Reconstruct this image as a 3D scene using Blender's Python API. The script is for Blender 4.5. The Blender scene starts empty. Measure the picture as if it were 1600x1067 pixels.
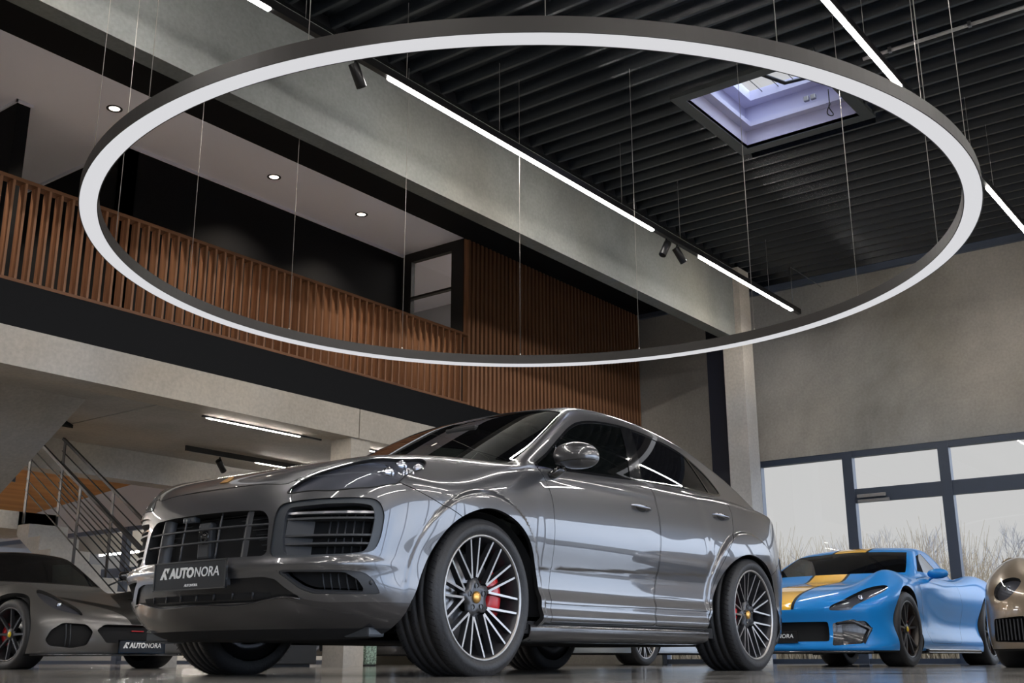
import bpy, bmesh, math, random
import numpy as np
from mathutils import Vector, Matrix
from math import sin, cos, pi, radians

# ------------------------------------------------------------------ camera, world, exposure
SC = bpy.context.scene
COL = SC.collection
cam_d = bpy.data.cameras.new('camera'); cam = bpy.data.objects.new('camera', cam_d); COL.objects.link(cam)
cam_d.sensor_width = 36.0; cam_d.lens = 36.0 * 1741.4 / 1600.0; cam_d.clip_start = 0.02; cam_d.clip_end = 400
_R = ((0.60579865, -0.79561359, -0.00264725), (0.21652296, 0.16806548, -0.96170255), (0.76558853, 0.58202492, 0.27408245))
cam.matrix_world = Matrix(((_R[0][0], -_R[1][0], -_R[2][0], 0), (_R[0][1], -_R[1][1], -_R[2][1], 0),
                           (_R[0][2], -_R[1][2], -_R[2][2], 0.077), (0, 0, 0, 1)))
SC.camera = cam
SC.view_settings.view_transform = 'Standard'; SC.view_settings.look = 'None'
SC.view_settings.gamma = 1; SC.view_settings.exposure = 0.0; SC.view_settings.use_curve_mapping = False
try:
    SC.cycles.use_denoising = True; SC.cycles.max_bounces = 8; SC.cycles.glossy_bounces = 4
    SC.cycles.sample_clamp_indirect = 4.0; SC.cycles.caustics_reflective = False; SC.cycles.caustics_refractive = False
except Exception: pass
world = bpy.data.worlds.new('world'); SC.world = world; world.use_nodes = True
def setup_world():
    """overcast winter sky: pale grey over the trees to the east, much brighter and cooler on the sun side to the south"""
    nt = world.node_tree; bg = nt.nodes['Background']; L = nt.links.new
    tc = nt.nodes.new('ShaderNodeTexCoord'); nz = nt.nodes.new('ShaderNodeTexNoise'); rp = nt.nodes.new('ShaderNodeValToRGB')
    nz.inputs['Scale'].default_value = 2.4; nz.inputs['Detail'].default_value = 5
    L(tc.outputs['Generated'], nz.inputs['Vector']); L(nz.outputs['Fac'], rp.inputs['Fac'])
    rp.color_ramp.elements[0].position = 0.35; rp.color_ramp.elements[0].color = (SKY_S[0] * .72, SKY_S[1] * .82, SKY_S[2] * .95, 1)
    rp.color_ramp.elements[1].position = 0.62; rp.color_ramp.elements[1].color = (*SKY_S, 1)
    sx = nt.nodes.new('ShaderNodeSeparateXYZ'); L(tc.outputs['Generated'], sx.inputs['Vector'])
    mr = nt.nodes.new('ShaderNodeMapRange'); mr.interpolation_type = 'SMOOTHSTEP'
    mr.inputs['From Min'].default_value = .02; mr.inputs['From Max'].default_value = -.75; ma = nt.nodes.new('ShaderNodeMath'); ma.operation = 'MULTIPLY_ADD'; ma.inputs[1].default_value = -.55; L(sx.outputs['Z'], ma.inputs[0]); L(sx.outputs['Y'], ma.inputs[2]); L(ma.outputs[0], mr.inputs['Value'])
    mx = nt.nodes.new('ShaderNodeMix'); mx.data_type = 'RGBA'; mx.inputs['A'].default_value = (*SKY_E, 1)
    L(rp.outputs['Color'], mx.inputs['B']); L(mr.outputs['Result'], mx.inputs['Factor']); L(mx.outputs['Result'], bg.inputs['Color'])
    bg.inputs['Strength'].default_value = 1.0
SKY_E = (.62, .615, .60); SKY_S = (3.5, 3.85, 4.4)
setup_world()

# ------------------------------------------------------------------ materials
def _nt(name):
    m = bpy.data.materials.new(name); m.use_nodes = True
    return m, m.node_tree, m.node_tree.nodes['Principled BSDF']
def mat(name, col, rough=0.5, metal=0.0, coat=0.0, spec=0.5, noise=None, bump=None, emit=None, estr=0, trans=0, alpha=1, coat_r=0.03):
    """noise=(scale, amount, stretch xyz) varies the base colour; bump=(scale, strength)"""
    m, nt, p = _nt(name)
    p.inputs['Base Color'].default_value = (*col, 1); p.inputs['Roughness'].default_value = rough
    p.inputs['Metallic'].default_value = metal; p.inputs['Coat Weight'].default_value = coat
    p.inputs['Coat Roughness'].default_value = coat_r; p.inputs['Specular IOR Level'].default_value = spec
    p.inputs['Transmission Weight'].default_value = trans; p.inputs['Alpha'].default_value = alpha
    if emit: p.inputs['Emission Color'].default_value = (*emit, 1); p.inputs['Emission Strength'].default_value = estr
    L = nt.links.new
    if noise or bump:
        tc = nt.nodes.new('ShaderNodeTexCoord')
    if noise:
        mp = nt.nodes.new('ShaderNodeMapping'); L(tc.outputs['Object'], mp.inputs['Vector'])
        mp.inputs['Scale'].default_value = noise[2] if len(noise) > 2 else (1, 1, 1)
        n = nt.nodes.new('ShaderNodeTexNoise'); n.inputs['Scale'].default_value = noise[0]; n.inputs['Detail'].default_value = 6
        L(mp.outputs['Vector'], n.inputs['Vector'])
        r = nt.nodes.new('ShaderNodeValToRGB'); a = noise[1]
        r.color_ramp.elements[0].position = 0.3; r.color_ramp.elements[1].position = 0.7
        r.color_ramp.elements[0].color = (*[max(0, c * (1 - a)) for c in col], 1)
        r.color_ramp.elements[1].color = (*[min(1, c * (1 + a)) for c in col], 1)
        L(n.outputs['Fac'], r.inputs['Fac']); L(r.outputs['Color'], p.inputs['Base Color'])
    if bump:
        n = nt.nodes.new('ShaderNodeTexNoise'); n.inputs['Scale'].default_value = bump[0]; n.inputs['Detail'].default_value = 4
        L(tc.outputs['Object'], n.inputs['Vector'])
        b = nt.nodes.new('ShaderNodeBump'); b.inputs['Strength'].default_value = bump[1]; b.inputs['Distance'].default_value = 0.01
        L(n.outputs['Fac'], b.inputs['Height']); L(b.outputs['Normal'], p.inputs['Normal'])
    return m
def concrete(name, col, sc=0.5, dark=0.72, warm=(1.08, 1.0, 0.88), rough=0.8, spec=0.3):
    """cloudy cast concrete: large tone patches, trowel clouds, fine pores"""
    m, nt, p = _nt(name); L = nt.links.new
    tc = nt.nodes.new('ShaderNodeTexCoord')
    a = nt.nodes.new('ShaderNodeTexNoise'); a.inputs['Scale'].default_value = sc; a.inputs['Detail'].default_value = 7; a.inputs['Roughness'].default_value = 0.62; a.inputs['Distortion'].default_value = .35
    b = nt.nodes.new('ShaderNodeTexNoise'); b.inputs['Scale'].default_value = sc * 0.45; b.inputs['Detail'].default_value = 3
    c = nt.nodes.new('ShaderNodeTexNoise'); c.inputs['Scale'].default_value = 28; c.inputs['Detail'].default_value = 4
    for n in (a, b, c): L(tc.outputs['Object'], n.inputs['Vector'])
    r = nt.nodes.new('ShaderNodeValToRGB'); r.color_ramp.elements[0].position = 0.3; r.color_ramp.elements[1].position = 0.72
    r.color_ramp.elements[0].color = (*[x * dark for x in col], 1); r.color_ramp.elements[1].color = (*[x * 1.22 for x in col], 1)
    L(a.outputs['Fac'], r.inputs['Fac'])
    m1 = nt.nodes.new('ShaderNodeMix'); m1.data_type = 'RGBA'; m1.blend_type = 'MULTIPLY'; m1.inputs['Factor'].default_value = 1
    r2 = nt.nodes.new('ShaderNodeValToRGB'); r2.color_ramp.elements[0].position = 0.42; r2.color_ramp.elements[1].position = 0.6
    r2.color_ramp.elements[0].color = (1, 1, 1, 1); r2.color_ramp.elements[1].color = (*warm, 1)
    L(b.outputs['Fac'], r2.inputs['Fac']); L(r.outputs['Color'], m1.inputs['A']); L(r2.outputs['Color'], m1.inputs['B'])
    m2 = nt.nodes.new('ShaderNodeMix'); m2.data_type = 'RGBA'; m2.blend_type = 'MULTIPLY'; m2.inputs['Factor'].default_value = 0.35
    L(m1.outputs['Result'], m2.inputs['A']); L(c.outputs['Fac'], m2.inputs['B']); L(m2.outputs['Result'], p.inputs['Base Color'])
    p.inputs['Roughness'].default_value = rough; p.inputs['Specular IOR Level'].default_value = spec
    bp = nt.nodes.new('ShaderNodeBump'); bp.inputs['Strength'].default_value = 0.12; bp.inputs['Distance'].default_value = 0.01
    L(c.outputs['Fac'], bp.inputs['Height']); L(bp.outputs['Normal'], p.inputs['Normal'])
    return m
def wood(name, c0, c1, axis=2, scale=9, rough=0.55):
    m, nt, p = _nt(name); L = nt.links.new
    tc = nt.nodes.new('ShaderNodeTexCoord'); mp = nt.nodes.new('ShaderNodeMapping')
    s = [scale * 4] * 3; s[axis] = scale * 0.18; mp.inputs['Scale'].default_value = s
    L(tc.outputs['Object'], mp.inputs['Vector'])
    n = nt.nodes.new('ShaderNodeTexNoise'); n.inputs['Scale'].default_value = 1.0; n.inputs['Detail'].default_value = 5
    L(mp.outputs['Vector'], n.inputs['Vector'])
    r = nt.nodes.new('ShaderNodeValToRGB'); r.color_ramp.elements[0].position = 0.32; r.color_ramp.elements[1].position = 0.68
    r.color_ramp.elements[0].color = (*c0, 1); r.color_ramp.elements[1].color = (*c1, 1)
    L(n.outputs['Fac'], r.inputs['Fac']); L(r.outputs['Color'], p.inputs['Base Color'])
    p.inputs['Roughness'].default_value = rough; p.inputs['Specular IOR Level'].default_value = 0.3
    return m
def carpaint(name, col, flake=0.12, rough=0.32, metal=0.75, coat=1.0):
    m, nt, p = _nt(name); L = nt.links.new
    p.inputs['Metallic'].default_value = metal; p.inputs['Roughness'].default_value = rough
    p.inputs['Coat Weight'].default_value = coat; p.inputs['Coat Roughness'].default_value = 0.015; p.inputs['Coat IOR'].default_value = 1.7
    p.inputs['Base Color'].default_value = (*col, 1)
    return m
def glass(name, tint=(0.02, 0.025, 0.025), through=0.25, coltr=(0.5, 0.6, 0.55), rough=0.0, ior=1.5):
    """thin tinted pane: mirror by Fresnel over partly see-through dark body"""
    m = bpy.data.materials.new(name); m.use_nodes = True; nt = m.node_tree; nt.nodes.clear(); L = nt.links.new
    out = nt.nodes.new('ShaderNodeOutputMaterial'); fr = nt.nodes.new('ShaderNodeFresnel'); mi = nt.nodes.new('ShaderNodeMapRange'); ge = nt.nodes.new('ShaderNodeNewGeometry'); mi.inputs['To Min'].default_value = ior; mi.inputs['To Max'].default_value = 1 / ior
    L(ge.outputs['Backfacing'], mi.inputs['Value']); L(mi.outputs['Result'], fr.inputs['IOR'])
    gl = nt.nodes.new('ShaderNodeBsdfGlossy'); gl.inputs['Roughness'].default_value = rough; gl.inputs['Color'].default_value = (0.95, 0.97, 1, 1)
    tr = nt.nodes.new('ShaderNodeBsdfTransparent'); tr.inputs['Color'].default_value = (*coltr, 1)
    df = nt.nodes.new('ShaderNodeBsdfDiffuse'); df.inputs['Color'].default_value = (*tint, 1)
    a = nt.nodes.new('ShaderNodeMixShader'); a.inputs[0].default_value = through; L(df.outputs[0], a.inputs[1]); L(tr.outputs[0], a.inputs[2])
    b = nt.nodes.new('ShaderNodeMixShader'); L(fr.outputs[0], b.inputs[0]); L(a.outputs[0], b.inputs[1]); L(gl.outputs[0], b.inputs[2])
    L(b.outputs[0], out.inputs[0]); return m
def emis(name, col, s):
    m = bpy.data.materials.new(name); m.use_nodes = True; nt = m.node_tree; nt.nodes.clear()
    o = nt.nodes.new('ShaderNodeOutputMaterial'); e = nt.nodes.new('ShaderNodeEmission'); e.inputs[0].default_value = (*col, 1); e.inputs[1].default_value = s
    nt.links.new(e.outputs[0], o.inputs[0]); return m

# ------------------------------------------------------------------ object helpers
def obj(name, me, m=None, parent=None, **kw):
    o = bpy.data.objects.new(name, me); COL.objects.link(o)
    if m is not None and me is not None and len(me.materials) == 0: me.materials.append(m)
    if parent is not None: o.parent = parent
    for k, v in kw.items(): o[k] = v
    return o
def thing(name, label, cat, loc=(0, 0, 0), rz=0, group=None):
    o = bpy.data.objects.new(name, None); COL.objects.link(o); o.location = loc; o.rotation_euler = (0, 0, rz)
    o.empty_display_size = 0.1
    o['label'] = label; o['category'] = cat
    if group: o['group'] = group
    return o
def tag(o, label, cat, group=None):
    o['label'] = label; o['category'] = cat
    if group: o['group'] = group
    return o
class MB:
    """collects boxes, tubes, prisms, lathes and grids, then makes ONE mesh"""
    def __init__(s): s.v = []; s.f = []; s.sm = []; s.mi = []; s.cur = 0
    def add(s, vs, fs, smooth=False):
        b = len(s.v); s.v += [tuple(v) for v in vs]; s.f += [tuple(b + i for i in f) for f in fs]
        s.sm += [smooth] * len(fs); s.mi += [s.cur] * len(fs); return s
    def box(s, x0, x1, y0, y1, z0, z1, M=None):
        vs = [Vector((x, y, z)) for z in (z0, z1) for y in (y0, y1) for x in (x0, x1)]
        if M is not None: vs = [M @ v for v in vs]
        return s.add(vs, [(0, 2, 3, 1), (4, 5, 7, 6), (0, 1, 5, 4), (2, 6, 7, 3), (0, 4, 6, 2), (1, 3, 7, 5)])
    def cbox(s, c, d, M=None):
        return s.box(c[0] - d[0] / 2, c[0] + d[0] / 2, c[1] - d[1] / 2, c[1] + d[1] / 2, c[2] - d[2] / 2, c[2] + d[2] / 2, M)
    def rbox(s, x0, x1, y0, y1, z0, z1, b=0.01, M=None):
        """box with chamfered vertical-ish edges on every side"""
        vs = []; fs = []
        bm = bmesh.new(); bmesh.ops.create_cube(bm, size=1)
        for v in bm.verts: v.co = Vector(((x0 + x1) / 2 + v.co.x * (x1 - x0), (y0 + y1) / 2 + v.co.y * (y1 - y0), (z0 + z1) / 2 + v.co.z * (z1 - z0)))
        bmesh.ops.bevel(bm, geom=bm.edges[:], offset=b, segments=2, affect='EDGES', profile=0.6)
        bm.verts.index_update()
        vs = [(M @ v.co if M is not None else v.co.copy()) for v in bm.verts]; fs = [[v.index for v in f.verts] for f in bm.faces]
        bm.free(); return s.add(vs, fs)
    def tube(s, pts, r, n=10, closed=False, caps=True, smooth=True, rr=None, sq=None):
        pts = [Vector(p) for p in pts]; N = len(pts); vs = []; prev = None
        for i, p in enumerate(pts):
            if closed: t = (pts[(i + 1) % N] - pts[i - 1])
            else: t = (pts[min(i + 1, N - 1)] - pts[max(i - 1, 0)])
            t.normalize()
            if prev is None:
                up = Vector((0, 0, 1)) if abs(t.z) < 0.9 else Vector((1, 0, 0)); a = t.cross(up).normalized()
            else:
                a = (prev - t * prev.dot(t)).normalized()
            prev = a; b = t.cross(a)
            ri = rr[i] if rr is not None else r
            for k in range(n):
                an = 2 * pi * k / n + (pi / 4 if n == 4 else 0)
                sx, sy = (sq if sq else (1, 1))
                vs.append(p + a * (cos(an) * ri * sx) + b * (sin(an) * ri * sy))
        fs = []
        for i in range(N if closed else N - 1):
            j = (i + 1) % N
            for k in range(n): fs.append((i * n + k, i * n + (k + 1) % n, j * n + (k + 1) % n, j * n + k))
        s.add(vs, fs, smooth and n > 4)
        if caps and not closed:
            s.add([], []); b = len(s.v) - len(vs)
            s.f += [tuple(b + k for k in range(n))[::-1], tuple(b + (N - 1) * n + k for k in range(n))]; s.sm += [False] * 2; s.mi += [s.cur] * 2
        return s
    def lathe(s, prof, n=48, axis='y', c=(0, 0, 0), smooth=True, closed=False):
        """prof = [(radius, along axis)]"""
        vs = []
        for r, h in prof:
            for k in range(n):
                a = 2 * pi * k / n
                v = {'y': (r * cos(a), h, r * sin(a)), 'z': (r * cos(a), r * sin(a), h), 'x': (h, r * cos(a), r * sin(a))}[axis]
                vs.append((v[0] + c[0], v[1] + c[1], v[2] + c[2]))
        fs = []; P = len(prof)
        for i in range(P if closed else P - 1):
            j = (i + 1) % P
            for k in range(n): fs.append((i * n + k, i * n + (k + 1) % n, j * n + (k + 1) % n, j * n + k))
        return s.add(vs, fs, smooth)
    def prism(s, poly, ax, a, b, M=None):
        """poly = list of 2D points; ax = axis of extrusion from a to b"""
        def mk(p, h): return {'x': (h, p[0], p[1]), 'y': (p[0], h, p[1]), 'z': (p[0], p[1], h)}[ax]
        n = len(poly); vs = [Vector(mk(p, a)) for p in poly] + [Vector(mk(p, b)) for p in poly]
        if M is not None: vs = [M @ v for v in vs]
        fs = [tuple(range(n))[::-1], tuple(range(n, 2 * n))] + [(i, (i + 1) % n, n + (i + 1) % n, n + i) for i in range(n)]
        return s.add(vs, fs)
    def grid(s, P, smooth=True, closed_u=False, closed_v=False):
        """P = rows of points"""
        nu, nv = len(P), len(P[0]); vs = [p for row in P for p in row]; fs = []
        for i in range(nu if closed_u else nu - 1):
            for j in range(nv if closed_v else nv - 1):
                a, b = (i + 1) % nu, (j + 1) % nv
                fs.append((i * nv + j, i * nv + b, a * nv + b, a * nv + j))
        return s.add(vs, fs, smooth)
    def mesh(s, name, mats=(), fix=True):
        me = bpy.data.meshes.new(name); me.from_pydata(s.v, [], s.f)
        me.polygons.foreach_set('use_smooth', s.sm); me.polygons.foreach_set('material_index', s.mi)
        for m in mats: me.materials.append(m)
        if fix:
            bm = bmesh.new(); bm.from_mesh(me); bmesh.ops.recalc_face_normals(bm, faces=bm.faces[:]); bm.to_mesh(me); bm.free()
        me.update(); return me
    def build(s, name, m, parent=None, sharp=None, **kw):
        ms = m if isinstance(m, (list, tuple)) else (m,)
        me = s.mesh(name, ms)
        if sharp: 
            try: me.set_sharp_from_angle(angle=radians(sharp))
            except Exception: pass
        return obj(name, me, None, parent, **kw)
def copy_tree(o, parent=None):
    c = o.copy(); COL.objects.link(c)
    if parent is not None: c.parent = parent
    for ch in list(o.children): copy_tree(ch, c)
    return c
def text_mesh(s, size, ext=0.001, shear=0.0, bold=0.0, align='LEFT', spacing=1.0):
    cu = bpy.data.curves.new('lettering', 'FONT'); cu.body = s; cu.size = size; cu.extrude = ext; cu.shear = shear
    cu.offset = bold; cu.align_x = align; cu.space_character = spacing; cu.resolution_u = 3
    o = bpy.data.objects.new('lettering', cu); COL.objects.link(o); dg = bpy.context.evaluated_depsgraph_get()
    me = bpy.data.meshes.new_from_object(o.evaluated_get(dg)); bpy.data.objects.remove(o); bpy.data.curves.remove(cu)
    return me

# ------------------------------------------------------------------ implicit surface kit (car bodies)
def nspline(xs, ys, n=1500):
    """natural cubic spline as a fine lookup table"""
    o = np.argsort(xs); xs = np.array(xs, float)[o]; ys = np.array(ys, float)[o]; m = len(xs); h = np.diff(xs)
    A = np.zeros((m, m)); r = np.zeros(m); A[0, 0] = A[-1, -1] = 1
    for i in range(1, m - 1):
        A[i, i - 1] = h[i - 1]; A[i, i] = 2 * (h[i - 1] + h[i]); A[i, i + 1] = h[i]
        r[i] = 6 * ((ys[i + 1] - ys[i]) / h[i] - (ys[i] - ys[i - 1]) / h[i - 1])
    M2 = np.linalg.solve(A, r); X = np.linspace(xs[0], xs[-1], n); k = np.clip(np.searchsorted(xs, X) - 1, 0, m - 2)
    a = (xs[k + 1] - X) / h[k]; b = 1 - a
    Y = a * ys[k] + b * ys[k + 1] + ((a ** 3 - a) * M2[k] + (b ** 3 - b) * M2[k + 1]) * h[k] ** 2 / 6
    s0 = (Y[1] - Y[0]) / (X[1] - X[0]); s1 = (Y[-1] - Y[-2]) / (X[-1] - X[-2])
    X = np.concatenate([[X[0] - 5], X, [X[-1] + 5]]); Y = np.concatenate([[Y[0] - 5 * s0], Y, [Y[-1] + 5 * s1]])
    return lambda q: np.interp(q, X, Y)
def tab(*p): return nspline([a for a, b in p], [b for a, b in p])
def smax(a, b, k): d = np.maximum(k - np.abs(a - b), 0) / k; return np.maximum(a, b) + d * d * d * k / 6
def smin(a, b, k): return -smax(-a, -b, k)
def sstep(a, b, x): t = np.clip((x - a) / (b - a), 0, 1); return t * t * t * (t * (6 * t - 15) + 10)
def gauss(x, c, w): return np.exp(-((x - c) / w) ** 2)
def rpoly(pts, r=0.02, n=5):
    """closed polygon with rounded corners; a point may carry its own radius"""
    out = []; N = len(pts)
    for i in range(N):
        p = np.array(pts[i][:2], float); a = np.array(pts[i - 1][:2], float); b = np.array(pts[(i + 1) % N][:2], float)
        rr = pts[i][2] if len(pts[i]) > 2 else r
        u = a - p; v = b - p; lu, lv = np.linalg.norm(u), np.linalg.norm(v); d = min(rr, lu * .49, lv * .49)
        if d < 1e-5: out.append(p); continue
        A = p + u / lu * d; B = p + v / lv * d
        for t in np.linspace(0, 1, n): out.append((1 - t) ** 2 * A + 2 * t * (1 - t) * p + t * t * B)
    return np.array(out)
def cspl(pts, n=8, closed=True):
    """Catmull-Rom through points"""
    P = np.array([p[:2] for p in pts], float); N = len(P); out = []
    for i in range(N if closed else N - 1):
        g = (lambda k: P[k % N]) if closed else (lambda k: P[min(max(k, 0), N - 1)])
        a, b, c, d = g(i - 1), g(i), g(i + 1), g(i + 2)
        for t in np.arange(n) / n:
            out.append(0.5 * ((2 * b) + (-a + c) * t + (2 * a - 5 * b + 4 * c - d) * t * t + (-a + 3 * b - 3 * c + d) * t ** 3))
    if not closed: out.append(P[-1])
    return np.array(out)
def sdpoly(poly, X, Y):
    """signed distance to a closed polygon, negative inside"""
    d = np.full(X.shape, 1e9); ins = np.zeros(X.shape, bool); N = len(poly)
    for i in range(N):
        ax, ay = poly[i - 1]; bx, by = poly[i]; ex, ey = bx - ax, by - ay
        wx, wy = X - ax, Y - ay; t = np.clip((wx * ex + wy * ey) / (ex * ex + ey * ey + 1e-12), 0, 1)
        d = np.minimum(d, (wx - ex * t) ** 2 + (wy - ey * t) ** 2)
        if ay != by: ins ^= ((ay > Y) != (by > Y)) & (X < ex * (Y - ay) / (ey if ey else 1e-12) + ax)
    d = np.sqrt(d); return np.where(ins, -d, d)
def isosurf(fn, lo, hi, h):
    """surface net of fn=0 over y>=0 and its mirror; vertices projected on the surface, exact normals. fn(x,|y|,z)"""
    ny = int(math.ceil(hi[1] / h)) + 1; xs = np.arange(lo[0], hi[0] + h, h); ys = (np.arange(ny)) * h; zs = np.arange(lo[2], hi[2] + h, h)
    F = np.empty((len(xs), ny, len(zs)), np.float32)
    for i in range(0, len(xs), 16):
        X, Y, Z = np.meshgrid(xs[i:i + 16], ys, zs, indexing='ij'); F[i:i + 16] = fn(X, Y, Z)
    F = np.concatenate([F[:, :0:-1], F], 1); ys = np.concatenate([-ys[:0:-1], ys])
    S = F < 0; nx, ny, nz = F.shape
    acc = np.zeros((nx - 1, ny - 1, nz - 1, 3), np.float32); cnt = np.zeros((nx - 1, ny - 1, nz - 1), np.int32)
    import itertools as it
    for ax in range(3):
        for o in it.product((0, 1), repeat=2):
            off = [0, 0, 0]; k = 0
            for a in range(3):
                if a != ax: off[a] = o[k]; k += 1
            s0 = tuple(slice(off[a], off[a] + (nx, ny, nz)[a] - 1) for a in range(3))
            s1 = tuple(slice(off[a] + (a == ax), off[a] + (a == ax) + (nx, ny, nz)[a] - 1) for a in range(3))
            c = S[s0] != S[s1]; f0 = F[s0][c]; f1 = F[s1][c]; t = f0 / (f0 - f1)
            q = np.zeros((len(t), 3), np.float32); q[:] = off; q[:, ax] += t
            acc[c] += q; cnt[c] += 1
    act = cnt > 0; idx = -np.ones(act.shape, np.int64); n = int(act.sum()); idx[act] = np.arange(n)
    I = np.argwhere(act); V = (I + acc[act] / cnt[act][:, None]) * h + np.array([lo[0], ys[0], lo[2]])
    quads = []
    for ax in range(3):
        b, c = [a for a in range(3) if a != ax]
        sl0 = [slice(1, -1)] * 3; sl0[ax] = slice(0, -1); sl1 = [slice(1, -1)] * 3; sl1[ax] = slice(1, None)
        d0 = S[tuple(sl0)]; d1 = S[tuple(sl1)]; E = np.argwhere(d0 != d1); E0 = E.copy(); E0[:, b] += 1; E0[:, c] += 1
        e = np.zeros(3, int)
        def at(db, dc):
            q = E0.copy(); q[:, b] += db; q[:, c] += dc; return idx[q[:, 0], q[:, 1], q[:, 2]]
        Q = np.stack([at(-1, -1), at(0, -1), at(0, 0), at(-1, 0)], 1)
        fl = d0[d0 != d1]
        if ax == 1: fl = ~fl
        Q[~fl] = Q[~fl][:, ::-1]; quads.append(Q)
    Q = np.concatenate(quads); Q = Q[(Q >= 0).all(1)]
    fy = lambda P: fn(P[:, 0], np.abs(P[:, 1]), P[:, 2])
    def grad(P, e=2e-3):
        G = np.stack([fy(P + d) - fy(P - d) for d in np.eye(3) * e], 1); return G / (2 * e)
    for _ in range(4):
        G = grad(V); V = V - np.clip(fy(V), -h, h)[:, None] * G / np.maximum((G * G).sum(1), 0.2)[:, None]
    N = grad(V, 3e-3); N /= np.linalg.norm(N, axis=1)[:, None] + 1e-9
    T = np.concatenate([Q[:, [0, 1, 2]], Q[:, [0, 2, 3]]])
    return V, N, T
def orient(V, N, T):
    g = np.cross(V[T[:, 1]] - V[T[:, 0]], V[T[:, 2]] - V[T[:, 0]]); m = (g * N[T].sum(1)).sum(1) < 0
    T = T.copy(); T[m] = T[m][:, ::-1]; return T
def compact(V, N, T):
    u, inv = np.unique(T, return_inverse=True); return V[u], N[u], inv.reshape(-1, 3)
def split(M, g):
    """cut a triangle mesh along g=0; returns (inside g<0, outside)"""
    V, N, T = M
    if len(T) == 0: return M, M
    g = np.where(np.abs(g) < 1e-7, 1e-7, g); s = g < 0; st = s[T]; c = st.sum(1)
    full_in = T[c == 3]; full_out = T[c == 0]; mix = T[(c == 1) | (c == 2)]; sm = s[mix]; cm = sm.sum(1)
    if len(mix) == 0: return compact(V, N, full_in) if len(full_in) else (V[:0], N[:0], T[:0]), compact(V, N, full_out) if len(full_out) else (V[:0], N[:0], T[:0])
    lone = np.where(cm == 1, sm.argmax(1), (~sm).argmax(1)); r = np.arange(len(mix))
    a = mix[r, lone]; b = mix[r, (lone + 1) % 3]; cc = mix[r, (lone + 2) % 3]
    e = np.concatenate([np.stack([a, b], 1), np.stack([a, cc], 1)]); es = np.sort(e, 1); ue, inv = np.unique(es, axis=0, return_inverse=True); inv = inv.reshape(-1)
    t = g[ue[:, 0]] / (g[ue[:, 0]] - g[ue[:, 1]]); t = np.clip(t, 0.002, 0.998)[:, None]
    NV = V[ue[:, 0]] * (1 - t) + V[ue[:, 1]] * t; NN = N[ue[:, 0]] * (1 - t) + N[ue[:, 1]] * t; NN /= np.linalg.norm(NN, axis=1)[:, None] + 1e-9
    V2 = np.concatenate([V, NV]); N2 = np.concatenate([N, NN]); k = len(V)
    p = k + inv[:len(mix)]; q = k + inv[len(mix):]
    lt = np.stack([a, p, q], 1); t1 = np.stack([p, b, cc], 1); t2 = np.stack([p, cc, q], 1); li = s[a]
    Tin = np.concatenate([full_in, lt[li], t1[~li], t2[~li]]); Tout = np.concatenate([full_out, lt[~li], t1[li], t2[li]])
    f = lambda T: compact(V2, N2, T) if len(T) else (V2[:0], N2[:0], T)
    return f(Tin), f(Tout)
def boundary(T):
    e = np.concatenate([T[:, [0, 1]], T[:, [1, 2]], T[:, [2, 0]]]); es = np.sort(e, 1)
    u, i, c = np.unique(es, axis=0, return_index=True, return_counts=True); return e[i[c == 1]]
def weld(M, tol=1e-5):
    V, N, T = M; k = np.round(V / tol).astype(np.int64); u, i, inv = np.unique(k, axis=0, return_index=True, return_inverse=True); inv = inv.reshape(-1)
    T = inv[T]; T = T[(T[:, 0] != T[:, 1]) & (T[:, 1] != T[:, 2]) & (T[:, 0] != T[:, 2])]; return V[i], N[i], T
def smooth_mesh(name, M, m, parent=None, flange=0.012, fmat=None, gap=None, lift=0.0, flange_sel=None, rim=0.0, **kw):
    """object from a cut piece: exact normals on the skin, inward flange along its boundary (the shut-line depth)"""
    V, N, T = weld(M); T = orient(V, N, T); V = V + N * lift
    B = boundary(T); mats = [m]; n = len(V)
    if flange and len(B):
        if flange_sel is not None: B = B[flange_sel(V[B[:, 0]]) & flange_sel(V[B[:, 1]])]
        ub, inv = np.unique(B, return_inverse=True); inv = inv.reshape(-1, 2)
        top = V[ub]; dn = V[ub] - N[ub] * flange
        V2 = np.concatenate([V, top, dn]); k = len(ub)
        FT = np.concatenate([np.stack([n + inv[:, 1], n + inv[:, 0], n + k + inv[:, 0]], 1), np.stack([n + inv[:, 1], n + k + inv[:, 0], n + k + inv[:, 1]], 1)])
        # normals of the flange point away from the skin
        fn = np.cross(V2[FT[:, 1]] - V2[FT[:, 0]], V2[FT[:, 2]] - V2[FT[:, 0]]); FN = np.zeros((len(V2), 3))
        for j in range(3): np.add.at(FN, FT[:, j], fn)
        FN = FN[n:]; FN /= np.linalg.norm(FN, axis=1)[:, None] + 1e-12
        N2 = np.concatenate([N, FN]); TT = np.concatenate([T, FT]); mi = np.concatenate([np.zeros(len(T), int), np.ones(len(FT), int)]); mats.append(fmat or m)
    else: V2, N2, TT, mi = V, N, T, np.zeros(len(T), int)
    me = bpy.data.meshes.new(name); me.vertices.add(len(V2)); me.vertices.foreach_set('co', V2.astype(np.float32).ravel())
    me.loops.add(len(TT) * 3); me.loops.foreach_set('vertex_index', TT.astype(np.int32).ravel())
    me.polygons.add(len(TT)); me.polygons.foreach_set('loop_start', np.arange(0, len(TT) * 3, 3, dtype=np.int32))
    try: me.polygons.foreach_set('loop_total', np.full(len(TT), 3, np.int32))
    except Exception: pass
    for x in mats: me.materials.append(x)
    me.polygons.foreach_set('material_index', mi.astype(np.int32)); me.update(calc_edges=True)
    me.polygons.foreach_set('use_smooth', np.ones(len(TT), bool))
    try: me.normals_split_custom_set_from_vertices([tuple(v) for v in N2])
    except Exception as e: print('normals', e)
    return obj(name, me, None, parent, **kw)
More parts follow.
